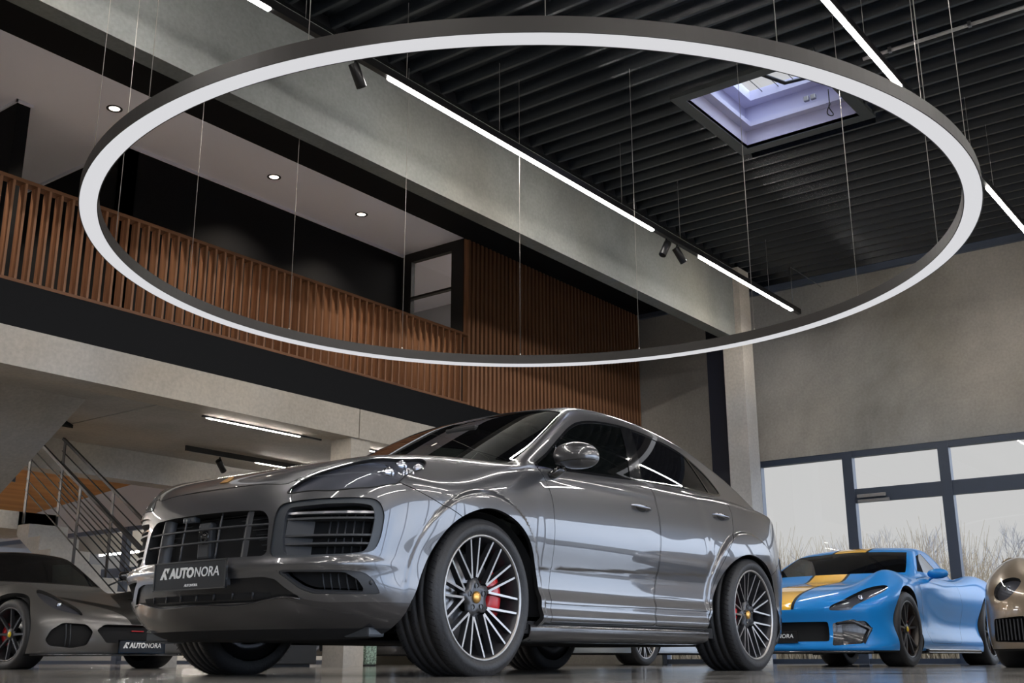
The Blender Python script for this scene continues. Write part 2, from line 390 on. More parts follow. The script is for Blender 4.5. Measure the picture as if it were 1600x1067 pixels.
# ------------------------------------------------------------------ the grey SUV coupe: body surface (x forward from front axle, y to its left, z up)
def suv_fields():
    w = tab((1.0, .80), (.8, .88), (.6, .945), (.4, .968), (.2, .975), (0, .972), (-.3, .962), (-.6, .950), (-1.1, .946), (-1.6, .948), (-2.1, .955), (-2.5, .967), (-2.9, .972), (-3.2, .962), (-3.5, .93), (-3.8, .88), (-4.1, .80))
    d = tab((.1, -.10), (.18, -.065), (.24, -.028), (.27, .004), (.295, .006), (.32, -.004), (.345, -.006), (.365, -.006), (.385, -.012), (.41, -.023), (.45, -.028), (.50, -.027), (.545, -.023), (.60, -.013), (.66, -.003), (.74, .003), (.82, .001), (.90, -.008), (.98, -.024), (1.06, -.047), (1.14, -.080), (1.25, -.14))
    nose = tab((.10, .60), (.16, .68), (.20, .76), (.25, .845), (.30, .895), (.36, .93), (.42, .948), (.48, .952), (.53, .949), (.58, .944), (.66, .934), (.74, .920), (.80, .903), (.85, .88), (.90, .845), (.98, .76), (1.1, .6))
    plan = tab((0, 0), (.15, -.004), (.3, -.018), (.45, -.045), (.6, -.092), (.7, -.14), (.8, -.21), (.88, -.30), (.94, -.41), (.98, -.52), (1.05, -.75))
    hood = tab((1.0, .70), (.92, .80), (.86, .868), (.80, .912), (.70, .956), (.6, .986), (.45, 1.018), (.25, 1.048), (0, 1.074), (-.25, 1.092), (-.5, 1.103), (-1.0, 1.12), (-1.6, 1.142), (-2.3, 1.16), (-2.9, 1.168), (-3.3, 1.155), (-3.6, 1.13), (-3.85, 1.09), (-4.1, 1.02))
    roof = tab((-.8, 1.47), (-1.05, 1.545), (-1.3, 1.596), (-1.6, 1.63), (-1.9, 1.64), (-2.2, 1.63), (-2.5, 1.60), (-2.8, 1.548), (-3.1, 1.47), (-3.4, 1.368), (-3.65, 1.275), (-3.9, 1.20), (-4.2, 1.12))
    wg = tab((-.2, .83), (-.5, .852), (-1, .866), (-1.6, .868), (-2.2, .852), (-2.7, .815), (-3.1, .765), (-3.5, .71), (-3.9, .63))
    rear = tab((.1, -3.75), (.2, -3.84), (.35, -3.90), (.5, -3.94), (.65, -3.95), (.8, -3.93), (.95, -3.89), (1.05, -3.87), (1.15, -3.88), (1.3, -3.95))
    rplan = tab((0, 0), (.4, .03), (.6, .08), (.75, .16), (.85, .27), (.92, .42), (1.0, .65))
    def fn(x, y, z):
        # haunches and arch flares
        rf = np.hypot((x - .005) / 1.03, (z - .362)); rr = np.hypot((x + 2.86) / 1.06, (z - .355))
        wide = .014 * np.exp(-(x / .5) ** 2) + .016 * np.exp(-((x + 2.9) / .55) ** 2)
        fl = .022 * (sstep(.512, .482, rf) + sstep(.565, .532, rr)) * sstep(1.02, .90, z)
        S = w(x) + d(z) + wide * sstep(1.05, .7, z) + fl
        zc = .533 - .033 * (x + .6); S = S + .005 * sstep(-.007, .007, z - zc) * sstep(-.40, -.55, x) * sstep(-2.4, -2.25, x) - .0025
        side = y - S
        ridge = .015 * np.exp(-((y - .70) / .16) ** 2) * sstep(-.55, -.1, x) * sstep(.85, .35, x) - .012 * np.exp(-(y / .25) ** 2) * sstep(-.5, 0, x) * sstep(.8, .4, x)
        top = (z - hood(x) - ridge + .05 * y * y * sstep(.9, .3, x) + .10 * sstep(.70, 1.0, y) * sstep(-.5, .3, x)) * .95
        # nose: fascia with a horizontal crease under the grille line
        front = (x - nose(z) - plan(y) - .016 * np.exp(-((z - .480) / .024) ** 2) * sstep(.98, .85, y)) * .9
        kt = .07 + .06 * sstep(-.7, -.2, x) + .05 * sstep(-2.6, -3.2, x)
        low = smax(smax(side, top, kt), front, .10)
        low = smax(low, (rear(z) + rplan(y) - x) * .9, .14)
        low = smax(low, .165 + .05 * sstep(.3, 1.0, x) * 0 - z, .04)
        # cabin
        sg = (y - (wg(x) - .46 * (z - 1.12) - .25 * (z - 1.12) ** 2)) * .9
        wsx = -.25 - 1.62 * (z - 1.05) - .45 * (z - 1.05) ** 2 - .20 * y * y
        ws = (x - wsx) * .52
        tp = (z - roof(x) + .085 * y * y) * .97
        cab = smax(smax(sg, tp, .09), ws, .05)
        cab = smax(smax(cab, (-3.92 - x), .05), 1.03 - z, .03)
        return smin(low, cab, .045)
    return fn
SUV = (4.24, 4.36, 0.0)
# ------------------------------------------------------------------ shared car materials
M_PAINT = carpaint('graphite_paint', (.108, .108, .115), rough=.31, metal=.72)
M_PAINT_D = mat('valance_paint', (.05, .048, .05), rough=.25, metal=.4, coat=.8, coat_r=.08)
M_SEAM = mat('seam_black', (.006, .006, .006), rough=.6)
M_PLAST = mat('charcoal_plastic', (.035, .037, .042), rough=.45)
M_PLAST_G = mat('satin_grey_plastic', (.040, .046, .054), rough=.38)
M_BLACKG = mat('gloss_black', (.008, .008, .009), rough=.08, coat=1)
M_TYRE = mat('tyre_rubber', (.022, .022, .024), rough=.55, bump=(60, .25))
M_TREAD = mat('tread_rubber', (.018, .018, .019), rough=.7)
M_RIMF = mat('machined_alloy', (.40, .385, .37), rough=.35, metal=.9)
M_RIMD = mat('dark_alloy', (.05, .05, .055), rough=.35, metal=.6)
M_DISC = mat('brake_steel', (.35, .35, .36), rough=.35, metal=1)
M_RED = mat('red_caliper', (.55, .01, .015), rough=.3, coat=.5)
M_GOLD = mat('gold_badge', (.75, .42, .12), rough=.3, metal=.8)
M_CHROME = mat('chrome', (.75, .76, .78), rough=.08, metal=1)
M_LINER = mat('arch_liner', (.008, .008, .009), rough=.9)
M_WHITE = mat('white_lettering', (.8, .8, .8), rough=.5)
M_PLATE = mat('black_plate', (.012, .013, .016), rough=.25)
M_GLASS_D = glass('tinted_glass', through=.12, coltr=(.25, .28, .28), tint=(.004, .004, .005))
M_GLASS_F = glass('side_glass', through=.45, coltr=(.35, .42, .40), tint=(.004, .005, .005))
M_GLASS_W = glass('windscreen_glass', through=.5, coltr=(.45, .50, .48), tint=(.006, .006, .007))
M_LENS = glass('lamp_lens', through=.96, coltr=(.85, .87, .9), tint=(.05, .05, .055))
M_LAMP = mat('lamp_housing', (.10, .10, .115), rough=.35, metal=.3)
M_LAMPS = mat('lamp_reflector', (.7, .72, .78), rough=.12, metal=1)
M_SEAT = mat('seat_leather', (.02, .02, .022), rough=.6)

def showroom_plate(parent, w, h, mtx, big=.062, small=True):
    """black dealer plate with its white name and mark; local x = reading direction, z up, faces -y"""
    mb = MB(); mb.rbox(-w / 2, w / 2, 0, .012, -h / 2, h / 2, .004)
    p = mb.build('number_plate', M_PLATE, parent, label='black dealer plate with white AUTONORA lettering'); p.matrix_local = mtx
    fr = MB()
    for s in (1, -1): fr.box(-w / 2 - .004, w / 2 + .004, -.003, .010, s * h / 2 - .003, s * h / 2 + .003); fr.box(s * w / 2 - .003, s * w / 2 + .003, -.003, .010, -h / 2, h / 2)
    fr.build('plate_frame', M_BLACKG, p)
    rot = Matrix.Rotation(pi / 2, 4, 'X')
    zc = h * .10; x = -w * .275
    m1 = text_mesh('AUTO', big, .0008, .12, .0030); m2 = text_mesh('NORA', big, .0008, .12, .0004)
    w1 = max(v.co.x for v in m1.vertices); w2 = max(v.co.x for v in m2.vertices)
    sx = (w * .69) / (w1 + w2 + .001)
    bm = bmesh.new(); bm.from_mesh(m1); k = len(bm.verts); bm.from_mesh(m2); bm.verts.ensure_lookup_table()
    for i, v in enumerate(bm.verts):
        if i >= k: v.co.x += w1 + .001
        v.co.x *= sx; v.co.x += x; v.co.y += zc - big * .33; v.co = rot @ v.co; v.co.y -= .0012
    # the mark: slanted stroke, foot and inverted triangle
    me = bpy.data.meshes.new('lettering'); bm.to_mesh(me); bm.free(); me.materials.append(M_WHITE)
    obj('lettering', me, None, p, label='white AUTONORA name')
    bm = bmesh.new(); H = big * .95; b = x - H * 1.25
    for poly in ([(0, 0), (.62, 1), (.92, 1), (.42, 0)], [(.55, .35), (.78, .62), (1.12, 0), (.72, 0)], [(.82, 1), (1.42, 1), (1.12, .50)]):
        vs = [bm.verts.new((b + u * H * .85, -.0014, zc - H * .42 + v * H * .88)) for u, v in poly]; bm.faces.new(vs)
    me = bpy.data.meshes.new('logo_mark'); bm.to_mesh(me); bm.free(); me.materials.append(M_WHITE); obj('logo_mark', me, None, p, label='white slanted brand mark')
    if small:
        m3 = text_mesh('AUTONORA', big * .27, .0005, .2, .0006)
        for v in m3.vertices: v.co.x -= .03; v.co.y -= h * .40; v.co = rot @ v.co; v.co.y -= .0012
        m3.materials.append(M_WHITE); obj('small_lettering', m3, None, p)
    return p

def tyre_meshes(R, r, y0, y1, face):
    """tread band between y0..y1 (face side = y1) with grooves, rounded shoulders, sidewall down to rim radius r"""
    s = 1 if y1 > y0 else -1; W = abs(y1 - y0)
    prof = [(r, y0), (r + (R - r) * .35, y0 - s * .006), (R - .022, y0 - s * .002), (R - .006, y0 + s * .014), (R - .001, y0 + s * .03)]
    g = [.24, .40, .60, .76]
    for u in g:
        yy = y0 + s * W * u
        prof += [(R, yy - s * .006), (R - .008, yy - s * .0045), (R - .008, yy + s * .0045), (R, yy + s * .006)]
    prof += [(R - .001, y1 - s * .03), (R - .006, y1 - s * .014), (R - .018, y1 - s * .004), (R - .03, y1 + s * .004), (r + (R - r) * .55, y1 + s * .009), (r + (R - r) * .28, y1 + s * .007), (r + .012, y1 + s * .001), (r + .006, y1 - s * .004), (r, y1 - s * .008)]
    mb = MB(); n = 96
    mb.lathe(prof, n)
    # sipes: cross cuts on both shoulders
    mb.cur = 1
    for k in range(72):
        a = 2 * pi * k / 72
        for u0, u1, sk in ((.0, .21, .05), (.79, 1.0, -.05), (.43, .57, .03)):
            ya, yb = y0 + s * (W * u0 + .008), y0 + s * (W * u1 - .008)
            def P(an, yy, rad): return (rad * cos(an), yy, rad * sin(an))
            w = .0045
            mb.add([P(a - w, ya, R + .0006), P(a + w, ya, R + .0006), P(a + w + sk, yb, R + .0006), P(a - w + sk, yb, R + .0006)], [(0, 1, 2, 3)])
    return mb
def spoke(j, e, R, zj, ze, wj, we, dep, s):
    """one straight spoke from junction (angle j[0], radius j[1]) to rim; bright face, dark flanks"""
    mb = MB(); a = Vector((j[1] * cos(j[0]), zj, j[1] * sin(j[0]))); b = Vector((e[1] * cos(e[0]), ze, e[1] * sin(e[0])))
    t = (b - a).normalized(); side = t.cross(Vector((0, 1, 0))).normalized(); dn = Vector((0, -s, 0))
    def ring(p, w, d): return [p - side * w, p + side * w, p + side * (w + .004) + dn * d, p - side * (w + .004) + dn * d]
    vs = ring(a, wj, dep) + ring(b, we, dep * .8)
    mb.add(vs, [(0, 1, 5, 4)]); mb.cur = 1
    mb.add(vs, [(1, 2, 6, 5), (2, 3, 7, 6), (3, 0, 4, 7)])
    return mb
def suv_wheel(parent, x, s, yf, width, R=.372, zc=.362, rear=False, bolts=True):
    """s=+1 left side; yf = outer face"""
    w = bpy.data.objects.new('wheel', None); COL.objects.link(w); w.parent = parent; w.location = (x, 0, zc)
    w['label'] = 'wheel with many thin silver spokes' + (' and red caliper' if not rear else '')
    y0, y1 = s * (yf - width), s * yf; r = .292
    tyre_meshes(R, r, y0, y1, s).build('tyre', (M_TYRE, M_LINER), w)
    rb = MB(); f = y1 - s * .004
    rb.cur = 1; rb.lathe([(.20, y0 + s * .02), (.285, y0 + s * .01), (.262, y0 + s * .05), (.262, f - s * .10), (.270, f - s * .03), (.281, f - s * .008)], 72)
    rb.cur = 0; rb.lathe([(.281, f - s * .008), (.284, f), (.292, f + s * .001), (.2955, f - s * .004), (.293, f - s * .010)], 72)
    rb.build('rim', (M_RIMF, M_RIMD), w)
    # hub: dark ten-sided dish with bolts, spokes spring from ten junctions
    hb = MB(); fy = f - s * .045
    pr = []
    for k in range(40):
        a = 2 * pi * k / 40; pr.append(.082 + .014 * cos(5 * (a - radians(79))))
    rows = [[(0.0 + q * rr * cos(2 * pi * k / 40), fy - s * (.006 - .006 * q * q) - (0 if q < 1.01 else s * .03), q * rr * sin(2 * pi * k / 40)) for k, rr in enumerate(pr)] for q in (.25, .6, .95, 1.02)]
    hb.grid(rows, closed_v=True); hb.build('hub', mat_hub, w)
    base = radians(79)
    for k in range(5):
        B = base + k * 2 * pi / 5
        for sg in (-1, 1):
            for en in (7, 29):
                j = (B + sg * radians(11 + (1.5 if en > 11 else -1.5)), .094)
                spoke(j, (B + sg * radians(en), .283), R, fy - s * .002, f - s * .012, .0058, .0048, .034, s).build('spoke', (M_RIMF, M_RIMD), w)
        a = B + radians(9); c = (.055 * cos(a), 0, .055 * sin(a))
        MB().lathe([(0, fy - s * .006), (.011, fy - s * .005), (.013, fy + s * .001)], 14, c=(c[0], 0, c[2])).build('wheel_bolt', M_BLACKG, w)
    MB().lathe([(0, fy + s * .010), (.020, fy + s * .008), (.028, fy + s * .001), (.029, fy - s * .004)], 28).build('centre_cap', M_GOLD, w, label='gold crest centre cap')
    dd = f - s * .115
    MB().lathe([(.07, dd), (.205, dd), (.205, dd - s * .03), (.07, dd - s * .03)], 64).build('brake_disc', M_DISC, w)
    cb = MB()
    a0, a1 = (radians(-28), radians(42)) if not rear else (radians(150), radians(200))
    P = []
    for q in range(9):
        a = a0 + (a1 - a0) * q / 8 if s > 0 else pi - (a0 + (a1 - a0) * q / 8); bul = sin(pi * q / 8) ** .4
        a = pi - a if True else a
        P.append([(rr * cos(a), dd + s * (.012 + hh * (.3 + .7 * bul)), rr * sin(a)) for rr, hh in ((.215, 0), (.213, .035), (.19, .05), (.15, .05), (.125, .035), (.12, 0))])
    cb.grid(P); cb.build('brake_caliper', M_RED if not rear else M_RED, w, label='red brake caliper')
    MB().lathe([(0, y0 + s * .04), (.2, y0 + s * .04), (.262, y0 + s * .05)], 40).build('wheel_back', M_LINER, w)
    return w
mat_hub = mat('hub_grey', (.09, .09, .095), rough=.3, metal=.6)

def build_suv():
    root = thing('sport_utility_vehicle', 'large metallic graphite grey SUV coupe parked under the big ring light', 'car', SUV, pi)
    fn = suv_fields()
    V, N, T = isosurf(fn, (-4.1, 0, .1), (1.05, 1.08, 1.72), .014)
    Mh = (V, N, orient(V, N, T))
    ab = lambda M: np.abs(M[0][:, 1])
    sd = lambda poly, M: sdpoly(poly, M[0][:, 0], M[0][:, 2])
    # wheel arches
    af = cspl([(.56, .02), (.525, .16), (.485, .33), (.39, .55), (.25, .70), (.02, .778), (-.20, .745), (-.36, .64), (-.445, .47), (-.455, .30), (-.44, .15), (-.42, .02)])
    ar = cspl([(-2.20, .02), (-2.22, .16), (-2.27, .30), (-2.37, .49), (-2.53, .66), (-2.79, .75), (-3.06, .71), (-3.25, .57), (-3.33, .40), (-3.37, .2), (-3.38, .02)])
    g = np.maximum(np.minimum(sd(af, Mh), sd(ar, Mh)), .52 - ab(Mh)); _, Mh = split(Mh, g)
    # underside
    g = Mh[0][:, 2] - (.19 + .02 * sstep(0, .6, Mh[0][:, 0]))
    under, Mh = split(Mh, g)
    smooth_mesh('underbody', under, M_LINER, root, flange=0)
    def lr(M, name, m, both=None, **k):
        """split a mirrored region into its left and right object"""
        out = []
        a, b = split(M, M[0][:, 1])
        for q in (b, a):
            if len(q[2]): out.append(smooth_mesh(name, q, m, root, **k))
        return out
    # windscreen, rear window, roof glass (plan view)
    def plan(M, half, z0, sign=1):
        p = [(x, y) for x, y in half] + [(x, -y) for x, y in half[::-1]]
        return np.maximum(sdpoly(rpoly(p, .05), M[0][:, 0], M[0][:, 1]), z0 - M[0][:, 2])
    g = plan(Mh, [(-.25, 0), (-.27, .3), (-.33, .58), (-.42, .80), (-.60, .785), (-.80, .745), (-1.0, .69), (-1.16, .63), (-1.24, .4), (-1.27, 0)], 1.06)
    ws, Mh = split(Mh, g)
    smooth_mesh('windscreen', ws, M_GLASS_W, root, flange=.006, fmat=M_SEAM, lift=-.004)
    g = plan(Mh, [(-1.34, 0), (-1.33, .45), (-2.75, .44), (-2.75, 0)], 1.3); rg, Mh = split(Mh, g)
    smooth_mesh('roof_glass', rg, M_GLASS_D, root, flange=.004, fmat=M_SEAM, lift=-.002)
    g = plan(Mh, [(-2.95, 0), (-2.94, .50), (-3.65, .46), (-3.68, 0)], 1.15); rg, Mh = split(Mh, g)
    smooth_mesh('rear_window', rg, M_GLASS_D, root, flange=.004, fmat=M_SEAM, lift=-.002)
    # side windows
    dlo = cspl([(-.535, 1.068), (-.70, 1.17), (-.94, 1.31), (-1.10, 1.395), (-1.25, 1.452), (-1.46, 1.495), (-1.75, 1.522), (-2.0, 1.522), (-2.3, 1.50), (-2.6, 1.445), (-2.82, 1.345), (-2.93, 1.245), (-2.945, 1.20), (-2.90, 1.178), (-2.75, 1.165), (-2.2, 1.147), (-1.65, 1.122), (-1.2, 1.097), (-.8, 1.075)], 6)
    g0 = np.maximum(sd(dlo, Mh), .45 - ab(Mh)); side, Mh = split(Mh, g0)
    g = sd(dlo, side) + .014; gl, trim = split(side, g)
    lr(trim, 'window_trim', M_BLACKG, flange=.008, fmat=M_SEAM)
    x, z = gl[0][:, 0], gl[0][:, 2]
    piv = (x + 1.60) - (z - 1.12) * -.66       # B-pillar line, leans back
    fr, rest = split(gl, -(piv - .07)); x, z = rest[0][:, 0], rest[0][:, 2]
    piv = (x + 1.60) - (z - 1.12) * -.66
    pil, rest = split(rest, -(piv + .07)); lr(pil, 'pillar_trim', M_BLACKG, flange=.0)
    a, b = split(fr, -(fr[0][:, 0] + .80 + .12 * (fr[0][:, 2] - 1.1)))
    lr(a, 'quarter_glass', M_GLASS_F, flange=.004, fmat=M_SEAM, lift=-.004); 
    lr(b, 'front_side_window', M_GLASS_F, flange=.004, fmat=M_SEAM, lift=-.004)
    q = (rest[0][:, 0] + 2.62) + .30 * (1.45 - rest[0][:, 2]); a, b = split(rest, -(q - .012))
    lr(a, 'rear_side_window', M_GLASS_D, flange=.004, fmat=M_SEAM, lift=-.004)
    q = (b[0][:, 0] + 2.62) + .30 * (1.45 - b[0][:, 2]); a, b = split(b, -(q + .012)); lr(a, 'window_divider', M_BLACKG, flange=0)
    lr(b, 'rear_quarter_glass', M_GLASS_D, flange=.004, fmat=M_SEAM, lift=-.004)
    for s in (1, -1):
        mb = MB(); mb.tube([(-.80 - .12 * (zz - 1.1) , 0, zz) for zz in (1.09, 1.20)], .008, 6)
        def sy(xx, zz):
            lo, hi = .3, 1.2
            for _ in range(30):
                m = (lo + hi) / 2
                if fn(xx, m, zz) < 0: lo = m
                else: hi = m
            return lo
        mb = MB(); mb.tube([(-.80 - .12 * (zz - 1.1), s * (sy(-.80 - .12 * (zz - 1.1), zz) + .000), zz) for zz in np.linspace(1.075, 1.225, 8)], .009, 6)
        mb.build('window_bar', M_BLACKG, root)
    # headlights (plan view, only the nose)
    hl = cspl([(.840, .500), (.812, .530), (.752, .600), (.652, .702), (.525, .778), (.40, .800), (.300, .795), (.268, .812), (.300, .845), (.384, .878), (.47, .895), (.529, .900), (.572, .886), (.662, .825), (.752, .715), (.812, .590), (.840, .515)], 6)
    g = np.maximum(sdpoly(hl, Mh[0][:, 0], ab(Mh)), .79 - Mh[0][:, 2]); head, Mh = split(Mh, g)
    for q, s in zip(split(head, head[0][:, 1]), (-1, 1)):
        lens = smooth_mesh('headlight', q, M_LENS, root, flange=.004, fmat=M_SEAM, lift=-.001)
        smooth_mesh('lamp_housing', q, M_LAMP, lens, flange=0, lift=-.016)
        def hz(xx, yy):
            lo, hi = .6, 1.2
            for _ in range(26):
                m = (lo + hi) / 2
                if fn(xx, yy, m) < 0: lo = m
                else: hi = m
            return lo
        for (xx, yy) in ((.36, .838), (.45, .812), (.46, .868), (.56, .835)):
            c = Vector((xx, s * yy, hz(xx, yy) - .026)); mb = MB()
            mb.lathe([(0, .020), (.012, .018), (.020, .010), (.024, .0), (.027, -.012), (.030, -.010), (.033, -.02)], 20, axis='x', c=tuple(c)); mb.build('lamp_projector', M_LAMPS, lens)
        rf = MB(); P = []
        for t in np.linspace(0, 1, 14):
            xx = .80 - .30 * t; yy = .55 + .30 * t ** .9; zz = hz(xx, yy); P.append([(xx, s * yy, zz - .008), (xx + .012, s * (yy - .03), zz - .022)])
        rf.grid(P); rf.build('daytime_light', M_LAMPS, lens)
        # surround line
        mb = MB(); pts = []
        for (xx, yy) in hl[::2]:
            pts.append((xx, s * yy, hz(xx, yy) + .0))
        mb.tube(pts, .0035, 6, closed=True); mb.build('lamp_seal', M_SEAM, lens)
    # fascia openings, measured along the curve of the nose
    yy = np.linspace(0, 1.1, 400); pp = tab((0, 0), (.15, -.004), (.3, -.018), (.45, -.045), (.6, -.092), (.7, -.14), (.8, -.21), (.88, -.30), (.94, -.41), (.98, -.52), (1.05, -.75))(yy)
    ss = np.concatenate([[0], np.cumsum(np.hypot(np.diff(yy), np.diff(pp)))]); arc = lambda y: np.interp(y, yy, ss)
    def fz(M, pts, r=.02, x0=.45, sp=False, grow=0):
        p = cspl([(arc(a), b) for a, b in pts], 6) if sp else rpoly([(arc(q[0]), *q[1:]) for q in pts], r)
        return np.maximum(sdpoly(p, arc(ab(M)), M[0][:, 2]) - grow, x0 - M[0][:, 0])
    def fzc(M, half, r=.03):
        p = [(arc(a), b) for a, b in half] ; p = p + [(-a, b) for a, b in p[::-1]]
        return np.maximum(sdpoly(rpoly(p, r), np.sign(M[0][:, 1]) * arc(ab(M)), M[0][:, 2]), .45 - M[0][:, 0])
    def xs(y, z, d=0):
        lo, hi = .2, 1.1
        for _ in range(26):
            m = (lo + hi) / 2
            if fn(m, abs(y), z) < 0: lo = m
            else: hi = m
        return lo - d
    # lower valance
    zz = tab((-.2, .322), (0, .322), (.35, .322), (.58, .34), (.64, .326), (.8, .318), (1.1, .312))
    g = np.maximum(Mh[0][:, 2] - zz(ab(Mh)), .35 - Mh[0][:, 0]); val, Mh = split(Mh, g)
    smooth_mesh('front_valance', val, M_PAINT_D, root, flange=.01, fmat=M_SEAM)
    # central grille
    cg = [(.455, .522), (.442, .60), (.438, .685), (.40, .728), (.25, .735), (0, .738)][::-1]
    cen, Mh = split(Mh, fzc(Mh, cg + [(0.0, .522)] if False else cg, .04))
    grille = smooth_mesh('grille', cen, M_LINER, root, flange=0, lift=-.085)
    for z in (.603, .665):
        MB().tube([(xs(y, z, .012), y, z) for y in np.linspace(-.445, .445, 25)], .0055, 8).build('grille_bar', M_PLAST, grille)
    for y in (-.13, .13): MB().tube([(xs(y, z, .014), y, z) for z in np.linspace(.515, .74, 8)], .0045, 6).build('grille_upright', M_PLAST, grille)
    for y in (-.31, .31):
        mb = MB(); mb.grid([[(xs(y, z, .016), y - .022 * np.sign(y) * -1, z), (xs(y, z, .006), y, z), (xs(y, z, .02), y + .03 * np.sign(y) * -1, z), (xs(y, z, .05), y + .035 * np.sign(y) * -1, z)] for z in np.linspace(.515, .74, 8)]); mb.build('grille_flap', M_PLAST, grille)
    mb = MB()
    for k in range(9):
        z = .53 + k * .024; mb.box(.825, .835, -.42, .42, z, z + .004)
    mb.build('radiator_slats', M_PLAST, grille)
    mb = MB(); mb.rbox(.865, .905, -.045, .045, .530, .700, .012); mb.build('radar_pod', M_PLAST, grille)
    mb = MB(); mb.lathe([(0, .012), (.012, .010), (.016, .0), (.028, -.004), (.034, .006), (.037, 0)], 24, axis='x', c=(.907, 0, .635)); mb.build('radar_eye', M_BLACKG, grille)
    mb = MB(); mb.rbox(.875, .912, -.16, -.07, .705, .735, .008); mb.lathe([(0, .004), (.009, .003), (.011, 0)], 16, axis='x', c=(.915, -.115, .718)); mb.build('front_camera', M_PLAST_G, grille)
    # side intakes: painted lip, grey frame, louvres
    so = [(.500, .510), (.463, .53, .03), (.462, .70, .03), (.478, .752, .04), (.56, .766), (.68, .772), (.80, .775), (.868, .768, .04), (.890, .70), (.886, .60), (.872, .535, .03), (.80, .516), (.64, .508)]
    fr, Mh = split(Mh, fz(Mh, so, .03)); 
    si = [(.530, .525), (.515, .58), (.508, .70), (.52, .738), (.68, .750), (.80, .752), (.855, .742), (.866, .69), (.862, .60), (.850, .535), (.80, .526), (.64, .522)]
    for s in (1, -1):
        part = split(fr, -s * fr[0][:, 1])[0]
        inn, ring = split(part, fz(part, si, .025))
        fo = smooth_mesh('air_intake', ring, M_PLAST_G, root, flange=.05, fmat=M_PLAST, lift=-.012, label='large side air intake with dark louvres')
        smooth_mesh('intake_back', inn, M_LINER, fo, flange=0, lift=-.10)
        for z, m, t in ((.712, M_CHROME if False else mat_drl, .007), (.686, M_PLAST, .006), (.610, M_PLAST, .006), (.573, M_PLAST, .006)):
            lb = MB(); ys = np.linspace(.505, .852, 16); P = []
            for y in ys:
                X = xs(y, z); nx, ny = .8, .6 * (y - .3) / .6; P.append([(X - .030 , s * y, z + t * .5), (X - .028, s * y, z - t), (X - .075 * nx - .01, s * (y - .075 * ny), z - t - .006), (X - .075 * nx - .01, s * (y - .075 * ny), z + t)])
            lb.grid(P, smooth=False, closed_v=True); lb.build('louvre', m, fo)
        mb = MB(); P = []
        for z in np.linspace(.52, .68, 5):
            P.append([(xs(y, z, .03 + .05 * (y - .50) / .1), s * y, z) for y in np.linspace(.505, .60, 5)])
        mb.grid(P); mb.build('intake_blade', M_PLAST, fo)
        # core with vertical ribs
        mb = MB()
        for y in np.linspace(.66, .82, 6): mb.tube([(xs(y, z, .09), s * y, z) for z in (.525, .60, .70)], .004, 6)
        mb.build('intake_ribs', M_PLAST, fo)
    # fog intakes
    fg = [(.500, .457), (.62, .455), (.80, .452), (.850, .443), (.872, .41), (.885, .352), (.80, .350), (.66, .353), (.61, .372), (.545, .425)]
    fr, Mh = split(Mh, fz(Mh, fg, .02))
    fi = [(.528, .447), (.62, .446), (.79, .443), (.83, .41), (.845, .36), (.80, .358), (.66, .362), (.618, .378), (.56, .425)]
    for s in (1, -1):
        part = split(fr, -s * fr[0][:, 1])[0]; inn, ring = split(part, fz(part, fi, .012))
        fo = smooth_mesh('fog_intake', ring, M_PLAST, root, flange=.03, fmat=M_PLAST, lift=-.004)
        smooth_mesh('intake_back', inn, M_LINER, fo, flange=0, lift=-.06)
        c = (xs(.862, .40) - .004, s * .862, .40); mb = MB(); mb.lathe([(0, .008), (.008, .006), (.011, 0)], 14, axis='x', c=c); mb.build('fog_sensor', M_PLAST_G, fo)
        mb = MB()
        for y in np.linspace(.68, .80, 5): mb.tube([(xs(y, z, .045), s * y, z) for z in (.362, .40, .44)], .003, 6)
        mb.build('intake_ribs', M_PLAST_G, fo)
    # lower grille mouth under the bar
    lg = [(0, .425), (.44, .430), (.50, .418), (.535, .385), (.585, .350), (.60, .338), (.34, .323), (0, .323)]
    p = rpoly([(a, b) for a, b in lg] + [(-a, b) for a, b in lg[::-1]][1:-1], .012)
    g = np.maximum(sdpoly(p, Mh[0][:, 1], Mh[0][:, 2]), .6 - Mh[0][:, 0]); lo_, Mh = split(Mh, g)
    lg2 = smooth_mesh('lower_grille', lo_, mat('satin_black', (.012, .012, .013), rough=.35, spec=.35), root, flange=.012, fmat=M_PLAST, lift=-.01)
    MB().grid([[(xs(y, z, .009), y, z) for y in np.linspace(-.46, .46, 24)] for z in (.340, .352, .364)]).build('lower_slot', M_LINER, lg2)
    for y in np.linspace(-.36, .36, 7): MB().tube([(xs(y, .340, .006), y - .008, .340), (xs(y, .364, .006), y + .008, .364)], .005, 6).build('slot_rib', M_PLAST, lg2)
    # lip of the valance
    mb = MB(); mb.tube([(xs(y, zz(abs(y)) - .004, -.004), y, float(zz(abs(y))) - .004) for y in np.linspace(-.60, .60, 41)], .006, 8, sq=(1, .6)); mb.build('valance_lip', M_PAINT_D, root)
    # bonnet
    p = rpoly([(.848, 0), (.846, .25), (.832, .47), (.795, .522), (.742, .592), (.642, .694), (.515, .768), (.30, .782), (.0, .80), (-.30, .815), (-.42, .80), (-.33, .55), (-.27, .3), (-.26, 0), (-.27, -.3), (-.33, -.55), (-.42, -.80), (-.30, -.815), (0, -.80), (.30, -.782), (.515, -.768), (.642, -.694), (.742, -.592), (.795, -.522), (.832, -.47), (.846, -.25)], .05)
    g = np.maximum(sdpoly(p, Mh[0][:, 0], Mh[0][:, 1]), .85 - Mh[0][:, 2]); bon, Mh = split(Mh, g + .0012)
    _, Mh = split(Mh, np.maximum(sdpoly(p, Mh[0][:, 0], Mh[0][:, 1]), .85 - Mh[0][:, 2]) - .0012)
    smooth_mesh('bonnet', bon, M_PAINT, root, flange=.015, fmat=M_SEAM)
